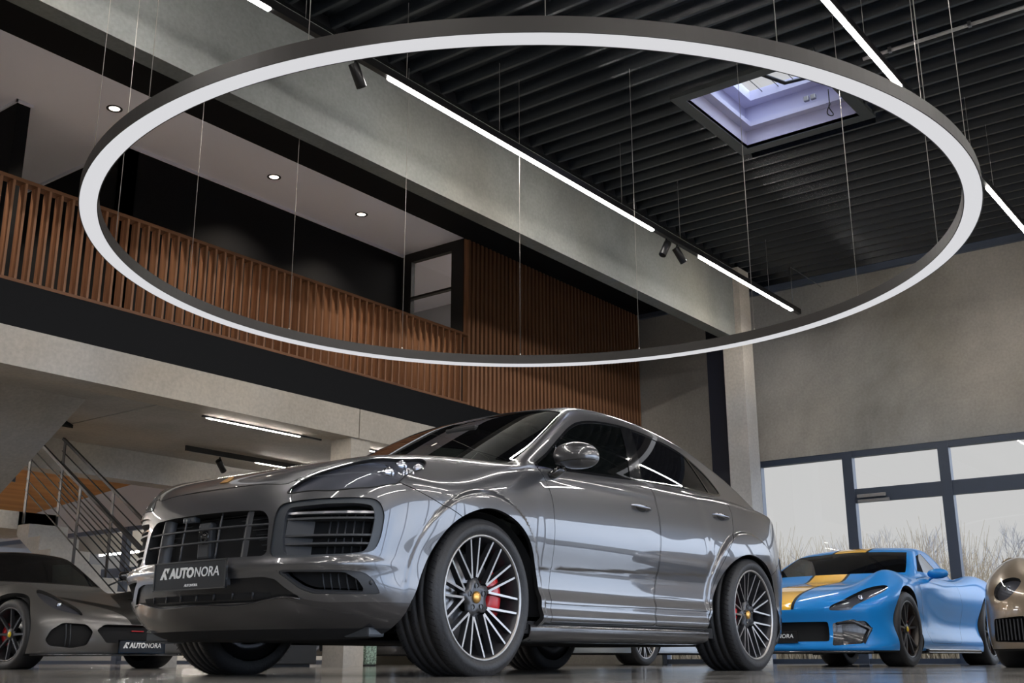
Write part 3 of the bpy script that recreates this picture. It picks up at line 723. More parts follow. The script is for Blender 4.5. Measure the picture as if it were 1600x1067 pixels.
    # doors
    fd = rpoly([(-.53, 1.064), (-.575, .98), (-.60, .90), (-.607, .54), (-.575, .33), (-.56, .258), (-1.62, .262), (-1.665, .40), (-1.70, .57), (-1.725, .90), (-1.725, 1.05), (-1.70, 1.125), (-1.60, 1.121), (-1.2, 1.097), (-.8, 1.075)], .02)
    rd = rpoly([(-1.715, 1.125), (-1.735, 1.05), (-1.735, .90), (-1.71, .57), (-1.675, .40), (-1.63, .262), (-2.255, .262), (-2.30, .43), (-2.42, .64), (-2.56, .79), (-2.68, .90), (-2.735, 1.02), (-2.73, 1.165), (-2.2, 1.146)], .02)
    fb = rpoly([(.60, .875, .02), (.21, .715), (.12, .5), (.2, .05), (1.3, .05), (1.3, .86), (.85, .86)], .02)
    rb = rpoly([(-3.10, .60), (-3.62, .80), (-4.3, .80), (-4.3, .1), (-3.15, .1)], .02)
    for poly, nm, m in ((fd, 'front_door', M_PAINT), (rd, 'rear_door', M_PAINT), (fb, 'front_bumper', M_PAINT), (rb, 'rear_bumper', M_PAINT)):
        lim = (lambda M: .5 - ab(M)) if 'door' in nm else (lambda M: -ab(M))
        pc, _x = split(Mh, np.maximum(sd(poly, Mh), lim(Mh)) + .002); _, Mh = split(Mh, np.maximum(sd(poly, Mh), lim(Mh)) - .002)
        if 'door' in nm:
            for ob, s in zip(lr(pc, nm, m, flange=.014, fmat=M_SEAM), (1, -1)):
                hx, hz_ = (-1.53, .945) if nm == 'front_door' else (-2.55, .990)
                Y = sy(hx, hz_); hb = MB(); P = []
                for t in np.linspace(0, 1, 13):
                    xx = hx + .105 - .21 * t; off = .030 * sin(pi * min(1, max(0, t))) ** .35 + .002; r = .013 * (.35 + .65 * sin(pi * t) ** .5)
                    P.append([(xx, s * (sy(xx, hz_) + off + .5 * r * cos(a)), hz_ + .010 * (t - .5) * -1 + r * sin(a)) for a in np.linspace(0, 2 * pi, 10)[:-1]])
                hb.grid(P, closed_v=True); hb.build('door_handle', M_CHROME_D, ob, label='dark chrome door handle')
                dp = MB(); P = []
                for q in range(9):
                    t = q / 8; rr = [(hx + .055 * cos(a) * t, s * (sy(hx + .055 * cos(a) * t, hz_ - .004 + .024 * sin(a) * t) + .0012), hz_ - .004 + .024 * sin(a) * t) for a in np.linspace(0, 2 * pi, 25)[:-1]]
                    P.append(rr)
                dp.grid(P, closed_v=True); dp.build('handle_recess', M_SEAM, ob)
        else: smooth_mesh(nm, pc, m, root, flange=.05 if 'front' in nm else .015, fmat=M_SEAM)
    # tail light band
    g = np.maximum(np.maximum(.855 - Mh[0][:, 2], Mh[0][:, 2] - .925), Mh[0][:, 0] + 3.5); tl, Mh = split(Mh, g)
    smooth_mesh('tail_light', tl, mat('tail_red', (.25, .01, .01), rough=.1, coat=1), root, flange=.01, fmat=M_SEAM)
    smooth_mesh('body_shell', Mh, M_PAINT, root, flange=.022, fmat=M_SEAM)
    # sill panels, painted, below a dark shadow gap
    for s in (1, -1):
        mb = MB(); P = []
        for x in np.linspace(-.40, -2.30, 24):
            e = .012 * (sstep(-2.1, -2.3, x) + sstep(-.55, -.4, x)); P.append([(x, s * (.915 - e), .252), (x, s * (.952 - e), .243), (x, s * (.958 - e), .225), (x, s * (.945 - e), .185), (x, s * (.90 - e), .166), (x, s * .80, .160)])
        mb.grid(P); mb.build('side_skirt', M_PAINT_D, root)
        mb = MB(); mb.box(-2.38, -.36, s * .70, s * .928, .20, .262); mb.build('sill', M_LINER, root)
        mb = MB(); mb.rbox(.50, .60, s * .64, s * .80, .172, .215, .012); mb.build('air_deflector', M_PLAST_G, root)
        mb.__init__(); mb.tube([(x, s * (sy(x, .352 + .012 * sstep(-.6, -2.2, x)) + .0005), .352 + .012 * sstep(-.6, -2.2, x)) for x in np.linspace(-.50, -2.27, 30)], .0022, 6); mb.build('moulding_line', M_SEAM, root)
        mb.__init__(); mb.tube([(x, s * (sy(x, .255) - .004), .255) for x in np.linspace(-.50, -2.27, 30)], .006, 6); mb.build('moulding_line', M_SEAM, root)
        # mirrors
        mb = MB(); nu, nv = 28, 20; P = []
        for i in range(nu):
            th = 2 * pi * i / nu; row = []
            for j in range(nv + 1):
                ph = pi * j / nv; ey = cos(ph); q = sin(ph) ** .8
                xx = cos(th); zq = sin(th); xx = np.sign(xx) * abs(xx) ** .85
                row.append((-.665 + .085 * xx * q * (1 if xx > 0 else .55), s * (1.065 + .132 * ey - .012 * xx * q), 1.115 + (.082 * zq * q if zq > 0 else .066 * zq * q) + .012 * (-ey)))
            P.append(row)
        mb.grid(P, closed_u=True); mr = mb.build('door_mirror', M_PAINT, root)
        mb = MB(); mb.tube([(-.64, s * .90, 1.02), (-.645, s * .935, 1.035), (-.655, s * .985, 1.065)], .03, 12, rr=[.034, .028, .024], sq=(1.3, .8)); mb.build('mirror_foot', M_BLACKG, mr)
        mb = MB(); mb.tube([(-.665 + .087 * cos(a) * 1.0 * (1 if cos(a) > 0 else .55), s * (1.065 + .11 * 0 + .126 * sin(a)), 1.088) for a in np.linspace(0, 2 * pi, 41)[:-1]], .003, 6, closed=True); mb.build('mirror_seam', M_SEAM, mr)
    # badge
    c = Vector((xs(0, .905, 0), 0, .905)); mb = MB(); tl_ = Matrix.Translation((.785, 0, hz(.785, 0) + .003)) @ Matrix.Rotation(radians(33), 4, 'Y')
    mb.prism([(.034, -.026), (.034, .026), (.0, .028), (-.022, .018), (-.036, 0), (-.022, -.018), (.0, -.028)], 'z', -.001, .002, tl_)
    mb.build('bonnet_badge', M_GOLD, root, label='small gold shield badge')
    # plate: faces forward (+x). local frame: x_local = +y_car reversed so it reads left to right from the front
    mt = Matrix(((0, -1, 0, .972), (1, 0, 0, .0), (0, 0, 1, .452), (0, 0, 0, 1)))
    showroom_plate(root, .52, .125, mt)
    MB().rbox(.90, .958, -.24, .24, .40, .50, .01).build('plate_carrier', M_PLAST, root)
    # arches lined, floor pan, cabin
    for x0, x1 in ((0, .50), (-2.85, .56)):
        for s in (1, -1):
            mb = MB(); rr = .49 if x0 == 0 else .53; an = np.linspace(radians(-2), radians(182), 30)
            mb.grid([[(x0 + q * cos(a), s * yv, .30 + q * .95 * sin(a)) for a in an] for q, yv in ((rr, .945), (rr, .55), (.0, .55))]); mb.build('wheel_arch_liner', M_LINER, root)
    MB().box(-2.3, -.5, -.85, .85, .19, .24).box(.3, -3.2, -.5, .5, .2, .3).box(.3, .62, -.60, .60, .20, .30).build('floor_pan', M_LINER, root)
    MB().box(-3.6, .5, -.62, .62, .60, .74).build('cabin_floor', M_LINER, root)
    for xx in (-1.45, -2.35):
        for yy_ in (.40, -.40):
            mb = MB(); mb.rbox(xx - .30, xx + .30, yy_ - .25, yy_ + .25, .62, .80, .05); mt2 = Matrix.Translation((xx - .28, yy_, .8)) @ Matrix.Rotation(radians(-14), 4, 'Y')
            mb.rbox(-.07, .07, -.24, .24, -.1, .46, .05, mt2); mb.rbox(-.05, .05, -.13, .13, .47, .63, .04, mt2); mb.build('seat', M_SEAT, root)
    MB().rbox(-.95, -.40, -.74, .74, .86, 1.035, .06).build('dashboard', M_SEAT, root)
    mb = MB(); mtx = Matrix.Translation((-1.0, .38, 1.02)) @ Matrix.Rotation(radians(-65), 4, 'Y')
    mb.tube([mtx @ Vector((.18 * cos(a), .18 * sin(a), 0)) for a in np.linspace(0, 2 * pi, 33)[:-1]], .014, 8, closed=True); mb.build('steering_wheel', M_SEAT, root)
    MB().rbox(-1.0, -.96, -.12, .12, 1.40, 1.46, .01).build('inner_mirror', M_SEAT, root)
    for x, rear, yf, wd in ((0, False, .972, .275), (-2.895, True, .985, .305)):
        for s in (1, -1): suv_wheel(root, x, s, yf, wd, rear=rear)
    return root
mat_drl = mat('satin_lamp_strip', (.35, .34, .36), rough=.15, metal=.5)
M_CHROME_D = mat('dark_chrome', (.30, .30, .32), rough=.12, metal=1)
# ------------------------------------------------------------------ the showroom
M_CONC = concrete('board_concrete', (.27, .285, .28), sc=.55)
M_CONC_W = concrete('wall_concrete', (.50, .50, .485), sc=.30, dark=.52, warm=(1.08, 1.0, .9))
M_CONC_L = concrete('pale_concrete', (.50, .49, .475), sc=.8, dark=.85)
M_CEIL = mat('black_steel_deck', (.011, .015, .021), rough=.27, spec=.8, metal=.0)
M_BLACK = mat('matt_black', (.012, .0125, .014), rough=.6)
M_BLACKW = mat('black_board', (.006, .0065, .008), rough=.7, spec=.15)
M_FRAME = mat('anthracite_frame', (.040, .055, .085), rough=.4)
M_PLASTER = mat('grey_plaster', (.80, .82, .95), rough=.9)
M_WHITEW = mat('white_wall', (.42, .43, .46), rough=.9)
M_TRACK = mat('black_track', (.008, .008, .009), rough=.35)
M_LED = emis('led_strip', (1.0, .95, .90), 110.0)
M_LEDC = emis('led_strip_cool', (1.0, .94, .86), 150.0)
M_FILLN = emis('north_fill_tube', (1.0, .94, .86), 75.0)  # glow of the fill tubes added in the north bay
M_RINGL = emis('ring_diffuser', (.93, .93, .96), .74)
M_RINGB = mat('ring_body', (.035, .032, .030), rough=.45, metal=.3)
M_WIRE = mat('steel_wire', (.45, .42, .38), rough=.4, metal=.5)
M_WOOD = wood('walnut_slats', (.165, .076, .040), (.36, .178, .092), axis=2, scale=6)
M_WOODR = wood('walnut_rail', (.12, .050, .022), (.20, .088, .040), axis=0, scale=6)
M_OSB = wood('orange_plywood', (.42, .17, .03), (.55, .25, .06), axis=0, scale=1.2)
M_PANE = glass('window_pane', through=1.0, coltr=(.97, .98, 1.0), tint=(0, 0, 0))
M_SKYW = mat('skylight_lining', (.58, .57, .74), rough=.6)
M_STEEL = mat('brushed_steel', (.35, .35, .36), rough=.35, metal=.9)
def floor_material():
    m, nt, p = _nt('polished_floor'); L = nt.links.new
    tc = nt.nodes.new('ShaderNodeTexCoord'); n = nt.nodes.new('ShaderNodeTexNoise'); n.inputs['Scale'].default_value = 1.3; n.inputs['Detail'].default_value = 7
    L(tc.outputs['Object'], n.inputs['Vector']); r = nt.nodes.new('ShaderNodeValToRGB')
    r.color_ramp.elements[0].position = .35; r.color_ramp.elements[1].position = .68
    r.color_ramp.elements[0].color = (.19, .182, .17, 1); r.color_ramp.elements[1].color = (.33, .315, .29, 1)
    L(n.outputs['Fac'], r.inputs['Fac']); L(r.outputs['Color'], p.inputs['Base Color'])
    r2 = nt.nodes.new('ShaderNodeMapRange'); r2.inputs['To Min'].default_value = .05; r2.inputs['To Max'].default_value = .16
    L(n.outputs['Fac'], r2.inputs['Value']); L(r2.outputs['Result'], p.inputs['Roughness']); p.inputs['Specular IOR Level'].default_value = .5
    return m
def struct(name, mb, m, **k): return mb.build(name, m, None, kind='structure', **k)

def build_room():
    # floor, ground outside
    struct('floor', MB().box(-9, 16.3, -4.3, 30, -.2, 0), floor_material())
    struct('ground', MB().box(16.3, 90, -60, 70, -.35, -.12).box(-40, 16.3, -60, -4.3, -.35, -.12), mat('ground_outside', (.16, .15, .12), rough=.95, noise=(.3, .4)))
    # east end wall with its glazed opening
    e = MB(); X0, X1 = 16.0, 16.3
    e.box(X0, X1, -4.3, -4.0, 0, 5.95).box(X0, X1, -4.0, 7.42, 3.02, 5.95).box(X0, X1, 7.42, 7.70, 0, 5.95).box(X0, X1, 7.70, 9.2, 2.62, 5.95).box(X0, X1, 9.2, 14.2, 0, 5.95)
    struct('wall_east', e, M_CONC_W)
    ch = MB(); ch.box(15.93, 16.0, -4, 9.4, 5.70, 5.80); struct('trim_1', ch, mat('edge_angle', (.09, .11, .15), rough=.5))
    # glazed front: frame, posts, transom, door leaf, panes
    def glazing(name, X, ys, z0, z1, trans, doors=(), w=.07, ax='x'):
        fr = MB()
        def B(a, b, c, d, dd=.06):
            if ax == 'x': fr.box(X - dd / 2, X + dd / 2, a, b, c, d)
            else: fr.box(a, b, X - dd / 2, X + dd / 2, c, d)
        B(ys[0], ys[-1], z1 - .09, z1, .10); B(ys[0], ys[-1], z0, z0 + .07, .10)
        for i, y in enumerate(ys): B(max(ys[0], y - w), min(ys[-1], y + w), z0, z1, .12)
        for i in range(len(ys) - 1):
            if trans[i]: B(ys[i], ys[i + 1], trans[i], trans[i] + .20, .08)
        o = struct(name, fr, M_FRAME)
        for i in range(len(ys) - 1):
            segs = [(z0 + .07, trans[i]), (trans[i] + .20, z1 - .09)] if trans[i] else [(z0 + .07, z1 - .09)]
            for a, b in segs:
                g = MB()
                if ax == 'x': g.add([(X, ys[i] + w, a), (X, ys[i + 1] - w, a), (X, ys[i + 1] - w, b), (X, ys[i] + w, b)], [(0, 1, 2, 3)])
                else: g.add([(ys[i] + w, X, a), (ys[i + 1] - w, X, a), (ys[i + 1] - w, X, b), (ys[i] + w, X, b)], [(0, 1, 2, 3)])
                g.build('pane', M_PANE, o)
        return o
    glazing('window_1', 16.06, [-3.98, -2.4, -.9, 1.6, 3.08, 4.56, 5.95, 7.40], 0, 3.02, [0, 0, 0, 2.26, 2.26, 2.26, 0], w=.075)
    glazing('window_2', 16.06, [7.72, 9.18], .0, 2.62, [0])
    dc = thing('door_closer', 'pale grey door closer on the glazed door frame', 'door closer', (15.98, 5.62, 2.26))
    MB().rbox(-.05, 0, -.22, .20, .055, .105, .006).build('closer_body', M_STEEL, dc); MB().rbox(-.03, 0, -.26, .20, -.01, .03, .004).build('closer_arm', M_STEEL, dc)
    # south facade, glazed, and the wall behind the camera
    s = MB(); s.box(-9.3, 16.3, -4.3, -4.0, 3.3, 5.95).box(-9.3, -8, -4.3, -4.0, 0, 3.3); struct('wall_south', s, M_CONC_W)
    glazing('window_3', -4.12, [-8, -5.5, -3, -.5, 2, 4.5, 7, 9.5, 12, 14, 15.96], 0, 3.3, [0] * 10, ax='y')
    struct('wall_west', MB().box(-9.3, -9, -4.3, 30, 0, 5.95), M_CONC_W)
    # ceiling: trapezoidal steel deck, ribs along Y, with the roof light cut out
    c = MB(); p = .265; n = int(25.2 / p); sx0, sx1, sy0, sy1 = 9.52, 11.24, 3.53, 5.12
    for i in range(n + 1):
        x = -9 + i * p
        for (a, b) in (((-4, sy0 + .05), (sy1 - .05, 9.4)) if (x + p > sx0 + .05 and x < sx1 - .05) else ((-4, 9.4),)):
            q = [(x, 5.80), (x + .035, 5.80), (x + .075, 5.90), (x + .225, 5.90), (x + .265, 5.80)]
            for (xa, za), (xb, zb) in zip(q[:-1], q[1:]): c.add([(xa, a, za), (xb, a, zb), (xb, b, zb), (xa, b, za)], [(0, 1, 2, 3)])
    c.box(-9, sx0, -4, 9.4, 5.93, 5.96).box(sx1, 16.2, -4, 9.4, 5.93, 5.96).box(sx0, sx1, -4, sy0, 5.93, 5.96).box(sx0, sx1, sy1, 9.4, 5.93, 5.96)
    struct('ceiling', c, M_CEIL); struct('trim_11', MB().box(-9, 16, 9.34, 9.42, 5.775, 5.93).box(-9, 14.78, 6.98, 7.03, 5.795, 5.93).box(-9, 15.99, 7.25, 9.34, 5.775, 5.79), M_BLACKW)
    # roof light: trim frame, shaft, dome glass
    rl = thing('roof_light', 'square roof light with pale shaft in the black ribbed ceiling', 'skylight', (10.38, 4.325, 5.8))
    a, b, w = .86, .80, .13; fr = MB()
    fr.box(-a, a, -b, -b + w, -.02, .03).box(-a, a, b - w, b, -.02, .03).box(-a, -a + w, -b + w, b - w, -.02, .03).box(a - w, a, -b + w, b - w, -.02, .03); fr.build('trim_frame', mat('dark_green_grey_trim', (.045, .05, .05), rough=.6), rl)
    a2, b2 = a - w, b - w; sh = MB()
    sh.box(-a2 - .03, -a2, -b2 - .03, b2 + .03, -.01, .55).box(a2, a2 + .03, -b2 - .03, b2 + .03, -.01, .55).box(-a2, a2, -b2 - .03, -b2, -.01, .55).box(-a2, a2, b2, b2 + .03, -.01, .55); sh.build('shaft', M_SKYW, rl)
    lg = MB(); lg.box(-a2, -a2 + .10, -b2 + .1, b2 - .1, .20, .26).box(a2 - .10, a2, -b2 + .1, b2 - .1, .20, .26).box(-a2, a2, -b2, -b2 + .10, .20, .26).box(-a2, a2, b2 - .10, b2, .20, .26); lg.build('inner_ledge', M_SKYW, rl)
    kb = MB(); kb.box(-a2, -a2 + .14, -b2 + .14, b2 - .14, .50, .62).box(a2 - .14, a2, -b2 + .14, b2 - .14, .50, .62).box(-a2, a2, -b2, -b2 + .14, .50, .62).box(-a2, a2, b2 - .14, b2, .50, .62); kb.build('kerb', M_SKYW, rl)
    MB().add([(-a2, -b2, .6), (a2, -b2, .6), (a2, b2, .6), (-a2, b2, .6)], [(0, 1, 2, 3)]).build('dome_pane', M_PANE, rl)
    for k in range(5): MB().tube([(-a2 + .14, -b2 + .25 + k * .2, .57), (a2 - .14, -b2 + .25 + k * .2, .57)], .005, 6).build('safety_wire', M_TRACK, rl)
    MB().tube([(-.38, .28, .45), (.10, -.10, .30), (.32, -.34, .40)], .022, 8).build('opener_arm', M_TRACK, rl)
    MB().rbox(-.46, -.34, .2, .36, .36, .46, .02).build('opener_motor', mat('opener_blue', (.05, .16, .28), rough=.4), rl)
    for yy in (-.12, -.20): MB().rbox(.62, .66, yy - .03, yy + .03, .30, .36, .008).build('latch', M_STEEL, rl)
    MB().tube([(.52 + .0 * k, -.42, .30 - .05 * k) for k in range(3)] + [(.52 + .05 * sin(t), -.42 + .02 * sin(2 * t), .12 - .07 * (1 - cos(t))) for t in np.linspace(0, 4 * pi, 40)], .006, 6).build('cable_loop', M_TRACK, rl)
    # conduit along the ceiling
    cd = thing('conduit_pipe', 'thin pale conduit pipe running under the black ceiling', 'pipe', (9.93, 0, 5.77))
    MB().tube([(0, 3.18, 0), (0, -3.9, 0)], .018, 10).build('pipe_run', mat('galvanised', (.55, .55, .54), rough=.5), cd)
    for k in range(6): MB().box(-.02, .02, 2.9 - k * .75, 2.93 - k * .75, -.02, .03).build('pipe_clip', M_STEEL, cd)
    # main concrete beam, columns
    struct('trim_2', MB().box(-9, 14.9, 7.03, 7.22, 4.69, 5.80), M_CONC)
    struct('trim_3', MB().box(14.78, 15.13, 6.93, 7.25, 0, 5.795).box(14.70, 15.13, 6.99, 7.25, 4.60, 4.69), M_CONC_L)
    struct('trim_4', MB().box(14.92, 15.15, 7.26, 7.60, 0, 5.77), mat('blue_black_steel', (.008, .010, .02), rough=.5))
    # mezzanine: edge beam, black fascia, slab, soffit, second beam, column
    struct('trim_5', MB().box(-9, 9.33, 9.40, 9.76, 2.62, 2.975).box(9.345, 16, 9.40, 9.76, 2.62, 2.975), M_CONC_L)
    struct('trim_6', MB().box(-9, 16, 9.405, 9.45, 2.975, 3.39), M_BLACKW)
    sl = MB(); sl.box(-9, 7.685, 9.45, 13.95, 2.975, 3.36).box(7.705, 16, 9.45, 13.95, 2.975, 3.36); struct('ceiling_lower', sl, M_CONC_L)
    struct('trim_7', MB().box(7.2, 16, 13.95, 14.3, 2.55, 3.36), M_CONC_L)
    struct('trim_8', MB().box(9.24, 9.56, 9.43, 9.77, 0, 2.62), M_CONC_L)
    struct('trim_9', MB().prism([(7.05, 12.35), (7.75, 12.95), (6.75, 12.95)], 'z', 2.93, 2.974), M_BLACKW)
    # upper floor rooms
    u = MB(); u.box(-9, 16, 9.40, 14.5, 5.83, 5.96); struct('ceiling_upper', u, M_PLASTER)
    b = MB(); b.box(6.71, 11.5, 10.69, 10.85, 3.36, 5.83).box(6.71, 6.86, 10.69, 14.2, 3.36, 5.83).box(5.35, 5.50, 10.68, 14.2, 3.36, 5.83); struct('wall_north', b, M_BLACKW)
    struct('wall_north_back', MB().box(-9, 6.9, 14.2, 14.35, 3.36, 5.83), M_WHITEW)
    cv = MB(); cv.box(6.70, 11.39, 10.665, 10.69, 5.795, 5.83).box(6.685, 6.71, 10.67, 14.2, 5.795, 5.83).box(5.33, 5.35, 10.66, 14.2, 5.795, 5.83).box(5.33, 5.52, 10.66, 10.68, 5.795, 5.83); struct('trim_10', cv, M_PLASTER)
    d = MB(); d.box(11.39, 11.47, 9.50, 9.74, 3.39, 5.83).box(11.39, 11.47, 10.51, 10.69, 3.39, 5.83).box(11.39, 11.47, 9.74, 10.51, 5.69, 5.83).box(11.39, 11.47, 9.74, 10.51, 5.12, 5.15).box(11.39, 11.47, 9.74, 10.51, 3.39, 3.5)
    dd = struct('door_1', d, M_BLACK)
    MB().add([(11.43, 9.74, 3.5), (11.43, 10.51, 3.5), (11.43, 10.51, 5.69), (11.43, 9.74, 5.69)], [(0, 1, 2, 3)]).build('pane', M_PANE, dd)
    struct('wall_office', MB().box(13.6, 13.7, 9.5, 13, 3.36, 5.83).box(11.5, 13.6, 12.9, 13.0, 3.36, 5.83), M_WHITEW)
    # downlights
    for i, (x, y) in enumerate(((6.095, 10.04), (8.345, 10.04), (9.87, 10.04), (12.6, 10.6), (4.0, 10.04), (5.9, 12.6))):
        lb = ['recessed downlight nearest the slatted railing at the far left', 'middle recessed downlight in the grey upper ceiling', 'recessed downlight nearest the glazed black door', 'downlight seen through the glazed black door', 'downlight above the railing outside the frame', 'downlight in the recess of the upper floor'][i]
        t = thing('downlight', lb, 'ceiling light', (x, y, 5.83), 0, 'round downlights in the upper ceiling')
        MB().lathe([(.085, .0), (.085, -.006), (.065, -.008), (.055, .02)], 28, axis='z').build('trim_ring', M_BLACK, t)
        MB().lathe([(0, -.002), (.056, -.002)], 24, axis='z').build('lens', emis('downlight_lens', (1, .86, .72), 4.5), t)
        L = bpy.data.lights.new('downlight_lamp', 'SPOT'); L.energy = 150; L.spot_size = radians(110); L.spot_blend = .8; L.color = (1, .86, .7); L.shadow_soft_size = .05
        lo = bpy.data.objects.new('downlight_lamp', L); COL.objects.link(lo); lo.location = (0, 0, -.03); lo.parent = t
    # slatted balustrade (rails + slats) and the slatted wall
    bl = thing('slatted_balustrade', 'walnut slatted balustrade along the upper floor edge', 'railing', (0, 9.40, 3.39))
    MB().box(-2, 11.36, .0, .116, .965, 1.0).build('top_rail', M_WOODR, bl); MB().box(-2, 11.36, .0, .116, 0, .03).build('bottom_rail', M_WOODR, bl)
    sm = MB().box(-.012, .012, .004, .112, .03, .965).mesh('slat', (M_WOOD,)); x = 4.66; i = 0; xs = []
    while x < 11.34: xs.append(x); x += .1215
    for x in xs: o = obj('slat', sm, None, bl); o.location = (x, 0, 0)
    pn = thing('slatted_wall_panel', 'tall walnut slatted wall panel beside the glazed black door', 'wall panel', (0, 9.40, 3.39))
    MB().box(11.36, 16.0, .085, .10, 0, 2.41).build('backing_board', mat('dark_backing', (.03, .015, .008), rough=.8), pn)
    sm = MB().box(-.024, .024, .0, .085, 0, 2.41).mesh('slat', (M_WOOD,)); x = 11.39
    while x < 15.98: o = obj('slat', sm, None, pn); o.location = (x, 0, 0); x += .0945
    # north area under the mezzanine
    struct('wall_north_lower', MB().box(14.0, 14.1, 14.3, 31, 2.80, 5.9), M_WHITEW)
    op = MB(); op.add([(2, 14.4, 4.26), (14, 14.4, 4.26), (14, 29, 2.99), (2, 29, 2.99)], [(0, 1, 2, 3)]); op.add([(2, 14.4, 4.36), (14, 14.4, 4.36), (14, 29, 3.09), (2, 29, 3.09)], [(0, 1, 2, 3)]); struct('ceiling_plywood', op, M_OSB)
    glazing('window_4', 14.05, [14.3, 17.2, 19.75, 20.95, 24.0, 27.5, 31], 0, 2.80, [1.75] * 6, w=.09)
    struct('wall_north_end', MB().box(-9, 18.2, 31, 31.2, 0, 6), M_WHITEW); struct('wall_far', MB().box(18, 18.2, 14, 31, 0, 4).box(14.1, 18, 14.2, 14.3, 0, 4), mat('beige_wall', (.30, .28, .24), rough=.9)); struct('floor_far', MB().box(16.3, 18.2, 14, 50, -.2, 0).box(-9, 16.3, 30, 50, -.2, 0), M_CONC)
    struct('ceiling_far', MB().box(14.1, 18.2, 14, 50, 3.9, 4.0), M_PLASTER)
    t = thing('linear_lamp', 'thin lit tube lamp behind the black framed glazing', 'lamp', (16.5, 22.5, 2.62)); MB().box(-.03, .03, -3.5, 3.2, 0, .04).build('tube', M_LEDC, t)

def track_spot(parent_loc, label, tilt, az, group='black track spotlights'):
    t = thing('track_spotlight', label, 'spotlight', parent_loc, az, group)
    MB().tube([(0, 0, 0), (0, 0, -.05)], .012, 8).build('stem', M_TRACK, t)
    M = Matrix.Translation((0, 0, -.085)) @ Matrix.Rotation(tilt, 4, 'Y'); mb = MB()
    vs0 = len(mb.v); mb.lathe([(0, .05), (.042, .05), (.045, .045), (.045, -.155), (.038, -.16), (.036, -.135), (0, -.135)], 24, axis='z'); mb.v = [tuple(M @ Vector(v)) for v in mb.v]
    mb.build('lamp_head', M_TRACK, t); return t

